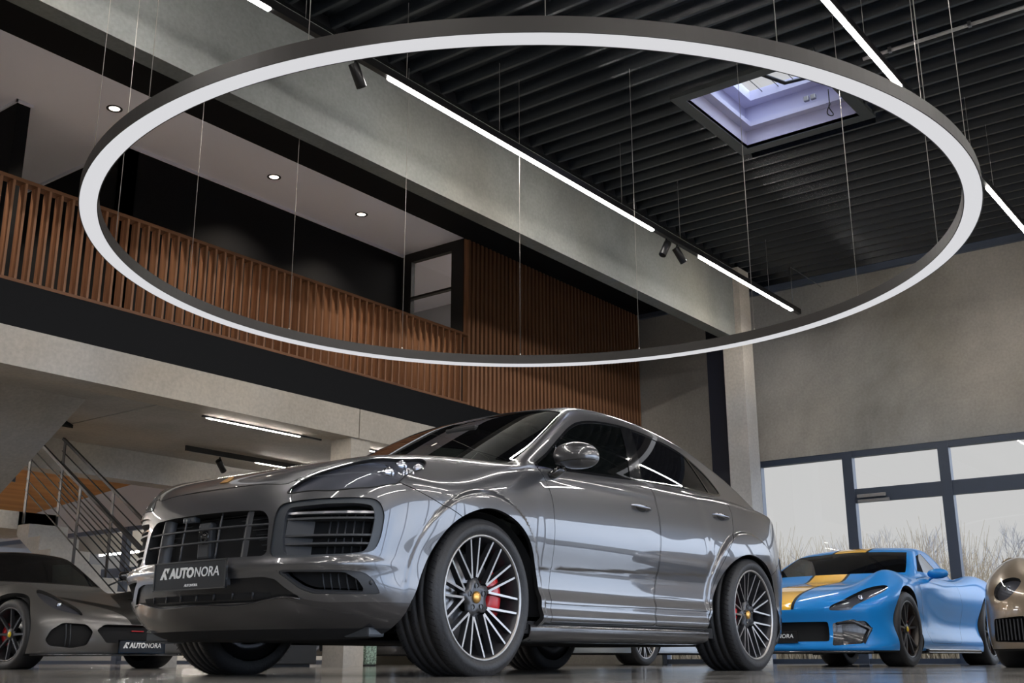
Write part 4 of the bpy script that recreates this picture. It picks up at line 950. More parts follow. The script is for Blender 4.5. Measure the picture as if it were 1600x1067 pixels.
def build_lamps():
    # the big ring
    R1, R0, zb, zt = 2.96, 2.845, 2.77, 2.852
    r = thing('ring_pendant', 'huge round ring pendant lamp hanging level over the grey car', 'pendant lamp', (5.935, 4.365, 0))
    mb = MB(); mb.lathe([(R1, zt), (R1, zb), (R1 - .006, zb), (R1 - .006, zb + .01), (R0 + .006, zb + .01), (R0 + .006, zb), (R0, zb), (R0, zt)], 200, axis='z', smooth=False, closed=True); mb.build('ring_body', M_RINGB, r)
    mb = MB(); mb.lathe([(R1 - .005, zb + .001), (R1 - .02, zb - .009), ((R0 + R1) / 2, zb - .014), (R0 + .02, zb - .009), (R0 + .005, zb + .001)], 200, axis='z'); mb.build('ring_diffuser', M_RINGL, r)
    for k in range(16):
        a = radians(-7 + k * 22.5); x, y = 2.90 * cos(a), 2.90 * sin(a)
        MB().tube([(x, y, zt), (x, y, 5.797)], .0022, 5).build('suspension_wire', M_WIRE, r)
        MB().tube([(x, y, zt), (x, y, zt + .03)], .007, 8).build('wire_gripper', M_WIRE, r)
    for k in range(4):
        a = radians(20 + 90 * k); MB().box(R0 - .001, R1 + .001, -.001, .001, zb - .0005, zt + .0005, Matrix.Rotation(a, 4, 'Z')).build('ring_joint', M_TRACK, r)
    # suspended light tracks
    def line(label, y, z, x0, x1, segs, wires, ztop=5.80, m=M_LED, name='light_track', group='suspended black light tracks'):
        t = thing(name, label, 'track light', (0, y, z), 0, group)
        w = .028 if name == 'light_track' else .012
        MB().box(x0, x1, -w, w, 0, min(.075, ztop - z)).build('track', M_TRACK, t)
        for a, b in segs:
            d = MB(); d.box(a, b, -w * .62, w * .62, -.014 if w > .02 else -.006, .0); d.build('led_strip', m, t)
        for x in wires: MB().tube([(x, 0, .075), (x, 0, ztop - z - .003)], .002, 5).build('suspension_wire', M_WIRE, t)
        return t
    line('suspended light track running along the concrete beam', 6.107, 4.94, -6, 15.02, [(-5.5, -2.2), (-1.0, 4.93), (6.27, 10.78), (11.94, 14.34), (14.40, 14.74)], (2.2, 5.3, 7.84, 10.1, 11.45, 13.99, 6.5))
    line('suspended light track at the upper right, passing behind the ring', 2.63, 4.94, -6, 14.8, [(-5, -1), (0, 4.2), (5.2, 9.14), (11.92, 14.6)], (2, 6.2, 8.3, 11.4, 12.2))
    line('unseen fill light track added beyond the right edge, nearer the glazed front', -.85, 4.94, -6, 14.8, [(-5, -1), (0, 4.2), (5.2, 9.2), (10.5, 14.6)], (2, 6, 10, 13))  # off-frame track added to brighten the hall
    line('unseen fill light track added nearest the south glazing', -3.2, 4.94, -6, 14.8, [(-5, -1), (0, 4.2), (5.2, 9.2), (10.5, 14.6)], (2, 6, 10, 13))  # another track added out of view for more ambient light
    line('unseen strip lamp added to brighten the office behind the glazed black door', 9.72, 5.80, 11.7, 13.3, [(11.75, 13.2)], (), 5.83, M_LEDC, 'ceiling_light_line', 'added lamps of the upper floor')  # added out of sight so the office behind the pane looks lit
    track_spot((5.87, 6.107, 4.925), 'single black spotlight on the beam track near the top, behind the ring', radians(-32), 0)
    track_spot((11.10, 6.107, 4.925), 'left one of the twin black spotlights below the beam track', radians(28), radians(-20))
    track_spot((11.36, 6.107, 4.925), 'right one of the twin black spotlights below the beam track', radians(-38), radians(-20))
    t = thing('wall_bracket_rod', 'thin bent steel rod from the wall to the end of the beam track', 'bracket', (14.8, 6.107, 0)); MB().tube([(0, 0, 5.0), (0, 0, 5.62), (1.15, 0, 5.62)], .006, 6).build('rod', M_STEEL, t)
    # under the mezzanine
    line('light line along the edge beam of the mezzanine', 9.80, 2.60, 7.36, 9.1, [(7.42, 8.76)], (), 2.62, M_LEDC, 'ceiling_light_line', 'lamps under the mezzanine')
    line('short light line right of the concrete pillar top', 9.80, 2.60, 9.62, 12, [(9.66, 11.9)], (), 2.62, M_LEDC, 'ceiling_light_line', 'lamps under the mezzanine')
    line('light line under the slab outside the frame on the left', 11.6, 2.92, 2.0, 5.0, [(2.1, 4.9)], (), 2.975, M_LEDC, 'ceiling_light_line', 'lamps under the mezzanine')
    for k, (y, z, x1) in enumerate(((16.5, 3.3, 6.3), (21, 2.9, 8.0))):  # tubes added out of view to brighten the north bay
        t = thing('linear_lamp', ['nearer', 'farther'][k] + ' unseen fill tube added in the north bay, outside the left edge', 'lamp', (0, y, z), 0, 'fill tubes added in the north bay')
        MB().box(-2, x1, -.05, .05, 0, .05).build('tube', M_FILLN, t)
        for x in (-1, x1 - 1): MB().tube([(x, 0, .05), (x, 0, 4.2 - z - (y - 14.4) * .087 + .0)], .006, 6).build('hanger', M_TRACK, t)
    line('black light track under the mezzanine above the grey bonnet', 12.9, 2.88, 9.45, 14, [(10.7, 12.8)], (9.8, 12), 2.975, M_LEDC, 'ceiling_track', 'lamps under the mezzanine')
    track_spot((10.05, 12.9, 2.87), 'black spotlight hanging from the track under the mezzanine', radians(50), radians(200))
    line('dark light track by the stair landing', 13.2, 2.2, 4.0, 7.2, [(6.75, 6.85), (6.92, 7.05)], (), 2.3, M_LEDC, 'ceiling_track', 'lamps under the mezzanine')

mat_post = mat('dull_steel_post', (.06, .06, .062), rough=.5, metal=.4)
def build_stairs():
    # upper flight: soffit and treads falling towards +Y
    s = thing('concrete_staircase', 'cast concrete staircase with thin black railings behind the dark sports car', 'staircase', (0, 0, 0))
    mb = MB(); X0, X1 = 5.0, 6.84; n = 9; r = .165; g = .27; y0 = 11.15; z0 = 3.36
    top = [(y0 - .4, z0)]; 
    for k in range(n): top += [(y0 + k * g, z0 - k * r), (y0 + k * g, z0 - (k + 1) * r)]
    ye = y0 + (n - 1) * g
    poly = top + [(ye + 1.3, z0 - n * r), (ye + 1.3, z0 - n * r - .22), (ye + .1, z0 - n * r - .22), (y0 + .08, 2.90), (y0 - .4, 2.90)]
    mb.prism(poly, 'x', X0, X1); mb.build('upper_flight', M_CONC_L, s)
    zl = z0 - n * r
    MB().box(X1, 7.95, ye + .1, ye + 1.3, zl - .22, zl).build('landing', M_CONC_L, s)
    mb = MB(); n2 = 11; r2 = zl / n2; ys = ye + .1; poly = [(ys, zl)]
    for k in range(n2): poly += [(ys - k * g, zl - (k + 1) * r2), (ys - (k + 1) * g, zl - (k + 1) * r2)]
    yb = ys - n2 * g; poly = poly[:-1] + [(yb + .3, 0), (ys, zl - .30)]
    mb.prism(poly, 'x', 7.42, 7.95); mb.build('lower_flight', M_CONC_L, s)
    sl = r2 / g
    for X, nm in ((7.46, 'near'), (7.91, 'far')):
        rail = bpy.data.objects.new('handrail', None); COL.objects.link(rail); rail.parent = s
        def P(y, h): return (X, y, zl - (ys - y) * sl + h)
        MB().tube([P(ys + .0, 1.0), P(yb + .2, 1.0)], .024, 4, smooth=False).build('top_rail', M_BLACK, rail)
        for h in (.28, .42, .56, .70, .84): MB().tube([P(ys, h), P(yb + .2, h)], .008, 6).build('rod', M_BLACK, rail)
        for y in (ys - .05, ys - 1.25, yb + .35): MB().box(X - .006, X + .006, y - .025, y + .025, P(y, 0)[2] - .12, P(y, 1.0)[2]).build('post', mat_post, rail)
    for h in (.28, .42, .56, .70, .84, 1.0): MB().tube([(X1 + .02, y0 + .1, z0 + h - .2), (X1 + .02, ye, zl + h)], .008 if h < 1 else .02, 6).build('rod', M_TRACK, s)
def build_outside():
    rnd = random.Random(5); bark = mat('hazed_bark', (.27, .26, .27), rough=.9)  # bark colour lightened to carry the distance haze
    order = ['first', 'second', 'third', 'fourth', 'fifth', 'sixth', 'seventh', 'eighth', 'ninth', 'tenth', 'eleventh', 'twelfth', 'thirteenth', 'fourteenth', 'fifteenth', 'sixteenth']
    for i in range(16):
        X = 38 + (i % 2) * 9 + rnd.random() * 2; Y = (21.5 - i * 1.75) * (X / 40) + rnd.random() * .5; H = (4.0 + rnd.random() * 2.0) * (X / 40); mb = MB()
        def br(p, d, L, r, dep):
            q = p + d * L; mb.tube([p, (p + q) / 2 + Vector((rnd.uniform(-.04, .04), rnd.uniform(-.04, .04), 0)) * L, q], r, 3, caps=False, rr=[r, r * .85, r * .65])
            if dep == 0: return
            for _ in range(3 if dep > 2 else 4):
                nd = (d + Vector((rnd.uniform(-.6, .6), rnd.uniform(-.6, .6), rnd.uniform(-.1, .5)))).normalized()
                br(p + d * L * rnd.uniform(.45, 1), nd, L * rnd.uniform(.55, .8), r * .6, dep - 1)
        br(Vector((0, 0, 0)), Vector((0, 0, 1)), H * .33, .05, 5)
        o = mb.build('bare_tree', bark); o.location = (X, Y, -.12)
        tag(o, 'leafless winter tree outside the glazed front, %s from the left edge of the glazing' % order[i], 'tree', 'bare trees outside')
    mb = MB(); rr = random.Random(3)
    for _ in range(9500):
        y = rr.uniform(-10, 27); a = Vector((31 + rr.uniform(-1.2, 1.2), y, -.12)); d = Vector((rr.gauss(0, .22), rr.gauss(0, .30), 1)).normalized()
        h = rr.uniform(1.2, 3.0 + .28 * sin(y * .9) + .22 * sin(y * 2.3)) * (1 + .26 * float(sstep(7, 11, y)))
        mb.tube([a, a + d * h], .016, 3, caps=False, rr=[.015, .004])
    o = mb.build('scrub_hedge', mat('dry_scrub', (.36, .29, .20), rough=.95)); o['kind'] = 'stuff'
    tag(o, 'dry brown scrub hedge beyond the glazed front', 'hedge')
    t = thing('mosaic_planter', 'green speckled planter box beyond the pillar, seen under the grey car', 'planter', (9.80, 9.62, 0))
    MB().rbox(-.09, .09, -.09, .09, .02, .9, .02).build('box', mat('green_mosaic', (.25, .34, .27), rough=.3, noise=(60, .9)), t)
    MB().box(-.08, .08, -.08, .08, 0, .02).build('foot', M_BLACK, t)
    t = thing('black_cabinet', 'low black cabinet left of the concrete pillar, seen under the grey car', 'cabinet', (8.55, 9.75, 0))
    MB().rbox(-.35, .35, -.25, .25, .03, .8, .01).build('body', M_BLACK, t); MB().box(-.30, .30, -.2, .2, 0, .03).build('plinth', M_TRACK, t)
# ------------------------------------------------------------------ the parked sports cars: one body kit, one table of shapes per car
def sport_fields(S):
    w, d, nose, plan, deck, roof, wg, rear, rplan = [tab(*S[k]) for k in ('w', 'd', 'nose', 'plan', 'deck', 'roof', 'wg', 'rear', 'rplan')]
    WB = S['wb']; ws0, wsl, wsc = S['screen']; zb = S['belt']; zf = S.get('floor', .12)
    hump = S.get('hump', []); tum = S.get('tumble', .55); k1 = S.get('k_side', .12); k2 = S.get('k_nose', .10)
    scoop = S.get('scoop'); crown = S.get('crown', .08)
    def fn(x, y, z):
        s = w(x) + d(z)
        if scoop: s = s - scoop[4] * np.exp(-((x - scoop[0]) / scoop[1]) ** 2 - ((z - scoop[2] - scoop[5] * (x - scoop[0])) / scoop[3]) ** 2)
        t = z - deck(x)
        for hx, wx, hy, wy, hh in hump: t = t - hh * np.exp(-((x - hx) / wx) ** 2 - ((y - hy) / wy) ** 2)
        low = smax(y - s, t * .95, k1)
        low = smax(low, (x - nose(z) - plan(y)) * .85, k2)
        low = smax(low, (rear(z) + rplan(y) - x) * .9, .10)
        low = smax(low, zf - z, .03)
        sg = (y - (wg(x) - tum * (z - zb))) * .88
        wsx = ws0 - wsl * (z - zb) - wsc * y * y
        cab = smax(smax(sg, (z - roof(x) + crown * y * y) * .97, .10), (x - wsx) * S.get('wk', .45), .05)
        cab = smax(cab, zb - .12 - z, .03)
        return smin(low, cab, .05)
    return fn

GT = dict(wb=2.72, belt=.90, floor=.13, screen=(-.50, 2.15, .28), tumble=.62, wk=.42, crown=.10, k_side=.16, k_nose=.10,
    w=[(1.1, .78), (.9, .86), (.6, .94), (.3, .965), (0, .97), (-.4, .955), (-.8, .935), (-1.3, .92), (-1.8, .93), (-2.3, .965), (-2.7, .985), (-3.1, .965), (-3.5, .90), (-3.9, .80)],
    d=[(.05, -.06), (.14, -.02), (.22, .0), (.32, -.02), (.42, -.035), (.52, -.02), (.62, 0), (.72, 0), (.82, -.02), (.92, -.06), (1.05, -.14)],
    nose=[(.05, .86), (.12, .93), (.16, .97), (.22, .95), (.30, .92), (.42, .93), (.50, .955), (.56, .94), (.62, .88), (.70, .74), (.8, .5), (1, .1)],
    plan=[(0, 0), (.2, -.01), (.4, -.04), (.6, -.10), (.75, -.18), (.85, -.27), (.93, -.40), (1.0, -.58)],
    deck=[(1.1, .50), (.9, .60), (.75, .655), (.5, .715), (.2, .765), (-.1, .80), (-.5, .845), (-.9, .88), (-1.4, .89), (-2, .89), (-2.5, .92), (-2.9, .945), (-3.3, .95), (-3.7, .93)],
    hump=[(-.02, .42, .74, .15, .115), (-2.72, .45, .80, .16, .055)],
    roof=[(-.9, 1.14), (-1.2, 1.215), (-1.5, 1.262), (-1.8, 1.275), (-2.1, 1.262), (-2.4, 1.215), (-2.8, 1.12), (-3.2, 1.02), (-3.6, .94)],
    wg=[(-.3, .72), (-.6, .78), (-1, .815), (-1.6, .80), (-2.1, .74), (-2.6, .64), (-3.2, .5)],
    rear=[(.05, -3.5), (.2, -3.62), (.5, -3.66), (.8, -3.70), (.95, -3.72), (1.1, -3.74)], rplan=[(0, 0), (.5, .04), (.75, .14), (.9, .32), (1, .6)],
    scoop=(-.75, .42, .62, .16, .045, .12))
GT_POS = (10.98, 4.56)

TRACKDAY = dict(wb=2.37, belt=.80, floor=.12, screen=(-.60, 1.15, .30), tumble=.75, wk=.55, crown=.14, k_side=.14, k_nose=.10,
    w=[(1.1, .66), (.8, .78), (.5, .865), (.2, .895), (0, .90), (-.4, .87), (-.9, .82), (-1.4, .83), (-1.9, .90), (-2.37, .92), (-2.8, .90), (-3.2, .8)],
    d=[(.05, -.05), (.14, -.02), (.22, -.005), (.35, -.005), (.48, 0), (.58, 0), (.68, -.02), (.78, -.06), (.95, -.14)],
    nose=[(.05, .66), (.12, .71), (.18, .735), (.26, .745), (.34, .74), (.42, .715), (.50, .65), (.58, .53), (.68, .3), (.8, 0)],
    plan=[(0, 0), (.2, -.012), (.4, -.05), (.55, -.10), (.7, -.19), (.8, -.28), (.88, -.40), (.95, -.58)],
    deck=[(1.0, .36), (.75, .44), (.6, .50), (.4, .56), (.15, .615), (-.1, .66), (-.4, .71), (-.8, .76), (-1.3, .80), (-1.9, .86), (-2.4, .88), (-2.9, .86), (-3.3, .8)],
    hump=[(.0, .38, .68, .15, .115), (-2.35, .4, .72, .18, .05)],
    roof=[(-.7, 1.09), (-.95, 1.13), (-1.2, 1.14), (-1.5, 1.12), (-1.9, 1.06), (-2.3, .99), (-2.8, .9)],
    wg=[(-.2, .66), (-.6, .70), (-1.1, .68), (-1.6, .62), (-2.2, .5), (-2.8, .4)],
    rear=[(.05, -2.9), (.2, -3.0), (.5, -3.04), (.8, -3.06), (1, -3.08)], rplan=[(0, 0), (.5, .03), (.75, .12), (.9, .3), (1, .6)])
TD_POS = (6.26, 9.92)

REAR_ENGINE = dict(wb=2.45, belt=.92, floor=.13, screen=(-.30, 1.75, .30), tumble=.60, wk=.45, crown=.09, k_side=.15, k_nose=.12,
    w=[(1.1, .72), (.8, .82), (.5, .89), (.2, .92), (0, .925), (-.5, .90), (-1.2, .89), (-1.8, .91), (-2.45, .94), (-2.9, .92), (-3.4, .82)],
    d=[(.05, -.06), (.15, -.02), (.25, 0), (.5, 0), (.65, 0), (.8, -.02), (.95, -.07), (1.1, -.15)],
    nose=[(.05, .86), (.14, .93), (.22, .965), (.35, .98), (.48, .975), (.56, .95), (.64, .88), (.72, .76), (.82, .55), (.95, .2)],
    plan=[(0, 0), (.2, -.012), (.4, -.05), (.6, -.13), (.72, -.21), (.82, -.32), (.9, -.46), (.96, -.62)],
    deck=[(1.1, .53), (.9, .62), (.7, .69), (.45, .75), (.2, .80), (-.1, .86), (-.4, .91), (-.9, .93), (-1.6, .95), (-2.3, .96), (-2.9, .92), (-3.4, .82)],
    hump=[(.25, .50, .70, .15, .085), (-2.45, .5, .75, .2, .04)],
    roof=[(-.7, 1.19), (-1.0, 1.27), (-1.3, 1.30), (-1.7, 1.285), (-2.1, 1.22), (-2.6, 1.10), (-3.1, .96), (-3.5, .84)],
    wg=[(-.1, .74), (-.5, .80), (-1.1, .80), (-1.7, .75), (-2.3, .66), (-3, .5)],
    rear=[(.05, -3.4), (.2, -3.5), (.5, -3.55), (.8, -3.52), (1, -3.4)], rplan=[(0, 0), (.5, .05), (.75, .16), (.9, .35), (1, .65)])
RE_POS = (10.35, 1.72)
M_BLUEP = mat('sky_blue_paint', (.010, .23, .64), rough=.4, coat=.55, metal=.0, coat_r=.01, spec=.2)
M_YELP = mat('yellow_stripe_paint', (.92, .50, .01), rough=.35, coat=1.0)
M_MATTEG = carpaint('satin_grey_paint', (.15, .145, .14), rough=.38, metal=.6, coat=.3)
M_STRIPEB = mat('black_stripe_paint', (.008, .008, .008), rough=.45, spec=.15)
M_BEIGE = carpaint('sand_metal_paint', (.34, .27, .20), rough=.3, metal=.5)
M_SILV = carpaint('silver_blue_paint', (.42, .47, .52), rough=.3, metal=.6)
M_BLKP = mat('black_paint', (.01, .01, .012), rough=.2, coat=1)
M_CARBON = mat('dark_carbon', (.02, .02, .023), rough=.25, coat=.6)
M_YCAP = mat('yellow_cap', (.75, .55, .02), rough=.4)
M_BRONZE = mat('dark_bronze_alloy', (.06, .055, .05), rough=.3, metal=.7)

def sport_wheel(parent, x, s, yf, width, R, rr, n, mface, mdark, cap, cal=None, pair=.10):
    w = bpy.data.objects.new('wheel', None); COL.objects.link(w); w.parent = parent; w.location = (x, 0, R - .008)
    y0, y1 = s * (yf - width), s * yf
    mb = MB(); mb.lathe([(rr, y0), (R - .02, y0 - s * .002), (R - .004, y0 + s * .02), (R, y0 + s * .04), (R, y1 - s * .04), (R - .004, y1 - s * .02), (R - .02, y1 + s * .003), (rr + .03, y1 + s * .006), (rr + .004, y1 - s * .002)], 64)
    mb.build('tyre', M_TYRE, w); f = y1 - s * .004; fy = f - s * .03
    mb = MB(); mb.lathe([(.15, y0 + s * .02), (rr - .01, y0 + s * .02), (rr - .03, f - s * .08), (rr - .014, f - s * .01), (rr - .010, f), (rr + .004, f), (rr + .004, f - s * .01)], 56); mb.build('rim', mface, w)
    for k in range(n):
        for e in ((-1, 1) if pair else (0,)):
            a = pi / 2 + 2 * pi * k / n
            spoke((a + e * .10, .045), (a + e * pair, rr - .012), R, fy, f - s * .012, .010, .0065, .03, s).build('spoke', (mface, mdark), w)
    MB().lathe([(0, fy + s * .008), (.030, fy + s * .006), (.052, fy), (.055, fy - s * .02)], 28).build('hub', mdark, w)
    MB().lathe([(0, fy + s * .012), (.022, fy + s * .011), (.026, fy + s * .006)], 20).build('centre_cap', cap, w)
    MB().lathe([(.06, f - s * .10), (rr - .06, f - s * .10), (rr - .06, f - s * .13)], 40).build('brake_disc', M_DISC, w)
    if cal:
        P = []
        for q in range(7):
            a = radians(-35 + 70 * q / 6); b = sin(pi * q / 6) ** .5; P.append([(-r_ * cos(a) * 1, f - s * (.10 - h_ * b), r_ * sin(a)) for r_, h_ in ((rr - .055, 0), (rr - .06, .035), (rr - .12, .035), (rr - .13, 0))])
        mb = MB(); mb.grid(P); mb.build('brake_caliper', cal, w)
    MB().lathe([(0, y0 + s * .03), (rr, y0 + s * .03)], 32).build('wheel_back', M_LINER, w)
    return w

def sport_car(S, pos, rz, name, label, F):
    """F = look of this car: paint, openings, lamps, stripes, wheels"""
    root = thing(name, label, 'car', (pos[0], pos[1], 0), rz, F.get('group'))
    fn = sport_fields(S); zb = S['belt']; wb = S['wb']; ws0, wsl, wsc = S['screen']
    V, N, T = isosurf(fn, (-wb - 1.35, 0, .0), (1.05, 1.04, 1.42), F.get('res', .022)); M = (V, N, orient(V, N, T))
    X = lambda M: M[0][:, 0]; Y = lambda M: M[0][:, 1]; A = lambda M: np.abs(M[0][:, 1]); Z = lambda M: M[0][:, 2]
    pt = F['paint']; roof, wg = tab(*S['roof']), tab(*S['wg'])
    for cx, R in ((0, F['rf']), (-wb, F['rr'])):
        g = np.maximum(np.hypot(X(M) - cx, (Z(M) - R) * .97) - (R + .035), .45 - A(M)); g = np.maximum(g, -(A(M) - .45)); _, M = split(M, g)
    un, M = split(M, Z(M) - (zf_ := S.get('floor', .12) + .015)); smooth_mesh('underbody', un, M_LINER, root, flange=0)
    tum, crown, wk = S.get('tumble', .55), S.get('crown', .08), S.get('wk', .45)
    def comps(M):
        x, y, z = X(M), A(M), Z(M)
        return (y - (wg(x) - tum * (z - zb))) * .88, (z - roof(x) + crown * y * y), (x - (ws0 - wsl * (z - zb) - wsc * y * y)) * wk
    sg, tp, ws = comps(M); g = np.maximum.reduce([np.abs(ws) - .045, sg + .045, tp + .012, zb + .02 - Z(M)]); p, M = split(M, g)
    smooth_mesh('windscreen', p, F.get('glass', M_GLASS_W), root, flange=.004, fmat=M_SEAM, lift=-.002)
    sg, tp, ws = comps(M); xr = F.get('window_end', -2.2)
    g = np.maximum.reduce([np.abs(sg) - .03, ws + .055, tp + .055, zb + .04 - Z(M), xr - X(M) + (Z(M) - zb) * .8]); p, M = split(M, g)
    for q in split(p, Y(p)):
        if len(q[2]): smooth_mesh('side_window', q, M_GLASS_F, root, flange=.004, fmat=M_SEAM, lift=-.002)
    def cut(M, poly, view, lim=None, r=.02, spline=False):
        if view == 'ball': return split(M, np.sqrt((X(M) - poly[0]) ** 2 + (A(M) - poly[1]) ** 2 + (Z(M) - poly[2]) ** 2) - poly[3])
        P = cspl(poly, 6) if spline else rpoly(poly, r)
        u, v = {'front': (A(M), Z(M)), 'frontc': (Y(M), Z(M)), 'plan': (X(M), A(M)), 'side': (X(M), Z(M))}[view]
        g = sdpoly(P, u, v)
        if lim is not None: g = np.maximum(g, lim(M))
        return split(M, g)
    nose = lambda M: .35 - X(M)
    for nm, poly, view, m, dep, fm in F.get('cuts', ()):
        p, M = cut(M, poly, view, nose if 'front' in view else (lambda M: F.get('lamp_z', .36) - Z(M)), spline=view == 'plan')
        pieces = [p] if view == 'frontc' else list(split(p, Y(p)))
        for q in pieces:
            if len(q[2]):
                if m is M_LENS:
                    o = smooth_mesh(nm, q, M_LENS, root, flange=.003, fmat=M_SEAM); smooth_mesh('lamp_housing', q, M_LAMP, o, flange=0, lift=-.03)
                    c = q[0].mean(0); n_ = q[1].mean(0)
                    for du in (-.05, .05) if not F.get('round') else (0,):
                        cc = c + np.array([du, du * np.sign(c[1]) * -.0, 0]); cc[2] -= .005
                        mb = MB(); mb.lathe([(0, .012), (.02, .008), (.03, 0), (.034, -.012)], 20, axis='x', c=tuple(cc - n_ * .03)); mb.build('lamp_projector', M_LAMPS, o)
                else:
                    o = smooth_mesh(nm, q, m, root, flange=0, lift=-dep)
                    # collar between skin and recess
                    smooth_mesh('opening_collar', q, fm, o, flange=dep + .002, fmat=fm) if False else None
    for nm, y0, y1, m, rim in F.get('stripes', ()):
        g = np.maximum.reduce([y0 - Y(M), Y(M) - y1, F.get('stripe_z', .4) - Z(M)]) if y0 != 'vee' else np.maximum.reduce([.16 - .62 * (X(M) - .18) - A(M), A(M) - .40 + .57 * (X(M) - .18), .39 - Z(M), -.35 - X(M)]); g = np.maximum(g, .12 - M[1][:, 2]); p, M = split(M, g)
        if len(p[2]): smooth_mesh(nm, p, m, root, flange=0)
    if F.get('roof_mat'):
        p, M = split(M, zb + .01 - Z(M)); smooth_mesh('roof_shell', p, F['roof_mat'], root, flange=0)
    for poly in F.get('doors', ()):
        P = rpoly(poly, .05); g = np.maximum(sdpoly(P, X(M), Z(M)), .4 - A(M)); p, M = split(M, g + .0015); g = np.maximum(sdpoly(P, X(M), Z(M)), .4 - A(M)) - .0015; _, M = split(M, g)
        for q in split(p, Y(p)): smooth_mesh('door', q, pt, root, flange=.012, fmat=M_SEAM)
    smooth_mesh('body_shell', M, pt, root, flange=.05, fmat=M_SEAM)
    for (a, b, c, d, e, f_) in ((.45, -wb - .3, -.45, .45, .14, .35), (-.35, -wb + .42, -.72, .72, .13, .3), (-.6, -wb, -.55, .55, .3, .5)):
        MB().box(min(a, b), max(a, b), c, d, e, f_).build('floor_pan', M_LINER, root)
    for cx, R in ((0, F['rf']), (-wb, F['rr'])):
        for s in (1, -1):
            an = np.linspace(0, pi, 20); mb = MB(); mb.grid([[(cx + q * cos(a), s * yv, R * .9 + q * .98 * sin(a)) for a in an] for q, yv in ((R + .05, F['yf'] - .03), (R + .05, .40), (0, .40))]); mb.build('wheel_arch_liner', M_LINER, root)
            W = F['wheel']; sport_wheel(root, cx, s, F['yf'] + (0 if cx == 0 else F.get('rear_out', .01)), .24 if cx == 0 else .29, R, F['rim'] + (0 if cx == 0 else F.get('rim_up', 0)), W[0], W[1], W[2], W[3], W[4] if len(W) > 4 else None, W[5] if len(W) > 5 else .10)
    for s in (1, -1):
        mx, my, mz = F['mirror']; mb = MB(); P = []
        for i in range(18):
            th = 2 * pi * i / 18; P.append([(mx + .06 * cos(th) * sin(ph) ** .8 * (1 if cos(th) > 0 else .6), s * (my + .105 * cos(ph)), mz + .052 * sin(th) * sin(ph) ** .8) for ph in np.linspace(0, pi, 13)])
        mb.grid(P, closed_u=True); o = mb.build('door_mirror', F.get('mirror_mat', pt), root)
        MB().tube([(mx - .02, s * (my - .20), mz - .10), (mx - .01, s * (my - .12), mz - .065), (mx, s * (my - .03), mz - .03)], .014, 8, sq=(1.6, .7)).build('mirror_arm', F.get('mirror_mat', pt), o)
    return root, fn

def nose_x(fn, y, z):
    lo, hi = .0, 1.1
    for _ in range(24):
        m = (lo + hi) / 2
        if fn(m, abs(y), z) < 0: lo = m
        else: hi = m
    return lo
def build_gt():
    F = dict(paint=M_BLUEP, rf=.350, rr=.358, yf=.955, rear_out=.025, rim=.262, rim_up=.0, wheel=(5, M_BRONZE, M_RIMD, M_YCAP, M_RED, .22), mirror=(-1.02, .955, .915), glass=M_GLASS_W, res=.018, window_end=-1.75, lamp_z=.497,
        cuts=[('front_grille', [(-.50, .225), (.50, .225), (.49, .40), (-.49, .40)], 'frontc', M_LINER, .06, M_CARBON),
              ('intake_pod', [(.53, .185), (.77, .205), (.835, .33), (.79, .405), (.60, .40), (.525, .385)], 'front', M_CARBON, .035, M_CARBON),
              ('headlight', [(.890, .515), (.81, .615), (.68, .695), (.549, .752), (.42, .825), (.335, .885), (.42, .897), (.557, .866), (.70, .80), (.80, .71), (.87, .60)], 'plan', M_LENS, .02, M_SEAM)],
        stripes=[('bonnet_stripe', -.205, -.175, M_STRIPEB, 0), ('bonnet_stripe', .175, .205, M_STRIPEB, 0), ('bonnet_stripe', -.175, .175, M_YELP, 0)], stripe_z=.46,
        doors=[[(-.52, .84), (-.60, .30), (-.66, .22), (-1.70, .22), (-1.85, .50), (-1.80, .88), (-1.0, .885)]])
    r, fn = sport_car(GT, GT_POS, pi, 'sports_coupe', 'light blue front-engined sports coupe with a wide yellow bonnet stripe', F)
    # splitter, sill blades, pod wings, badge
    mb = MB(); mb.grid([[(nose_x(fn, y, .15) + q, y, z) for y in np.linspace(-.84, .84, 25)] for q, z in ((.0, .145), (.02, .138), (.02, .125), (-.1, .12))]); mb.build('front_splitter', M_CARBON, r)
    for s in (1, -1):
        mb = MB(); mb.rbox(-2.25, -.45, s * .86, s * .97, .125, .165, .01); mb.build('sill_blade', M_CARBON, r)
        mb = MB(); mb.tube([(nose_x(fn, .56, .39) - .01, s * .56, .39), (nose_x(fn, .70, .40) + .005, s * .70, .40), (nose_x(fn, .82, .335), s * .82, .335), (nose_x(fn, .77, .21), s * .77, .21)], .012, 8, sq=(1, 1.6)); mb.build('pod_wing', M_CARBON, r)
        mb = MB(); mb.grid([[(nose_x(fn, y, z) - .02 - .03 * (y - .53) / .1, s * y, z) for y in (.52, .56, .60, .64)] for z in np.linspace(.19, .39, 6)]); mb.build('pod_blade', M_CARBON, r)
    MB().rbox(nose_x(fn, 0, .36) - .02, nose_x(fn, 0, .36), -.04, .04, .33, .39, .012).build('silver_emblem', M_CHROME, r)
    mt = Matrix(((0, -1, 0, nose_x(fn, 0, .25) + .03), (1, 0, 0, .0), (0, 0, 1, .265), (0, 0, 0, 1))); showroom_plate(r, .46, .10, mt, big=.05, small=False)
    MB().lathe([(0, .006), (.02, .004), (.024, 0)], 20, axis='x', c=(nose_x(fn, 0, .50) - .004, 0, .50)).build('nose_badge', M_GOLD, r)
    return r
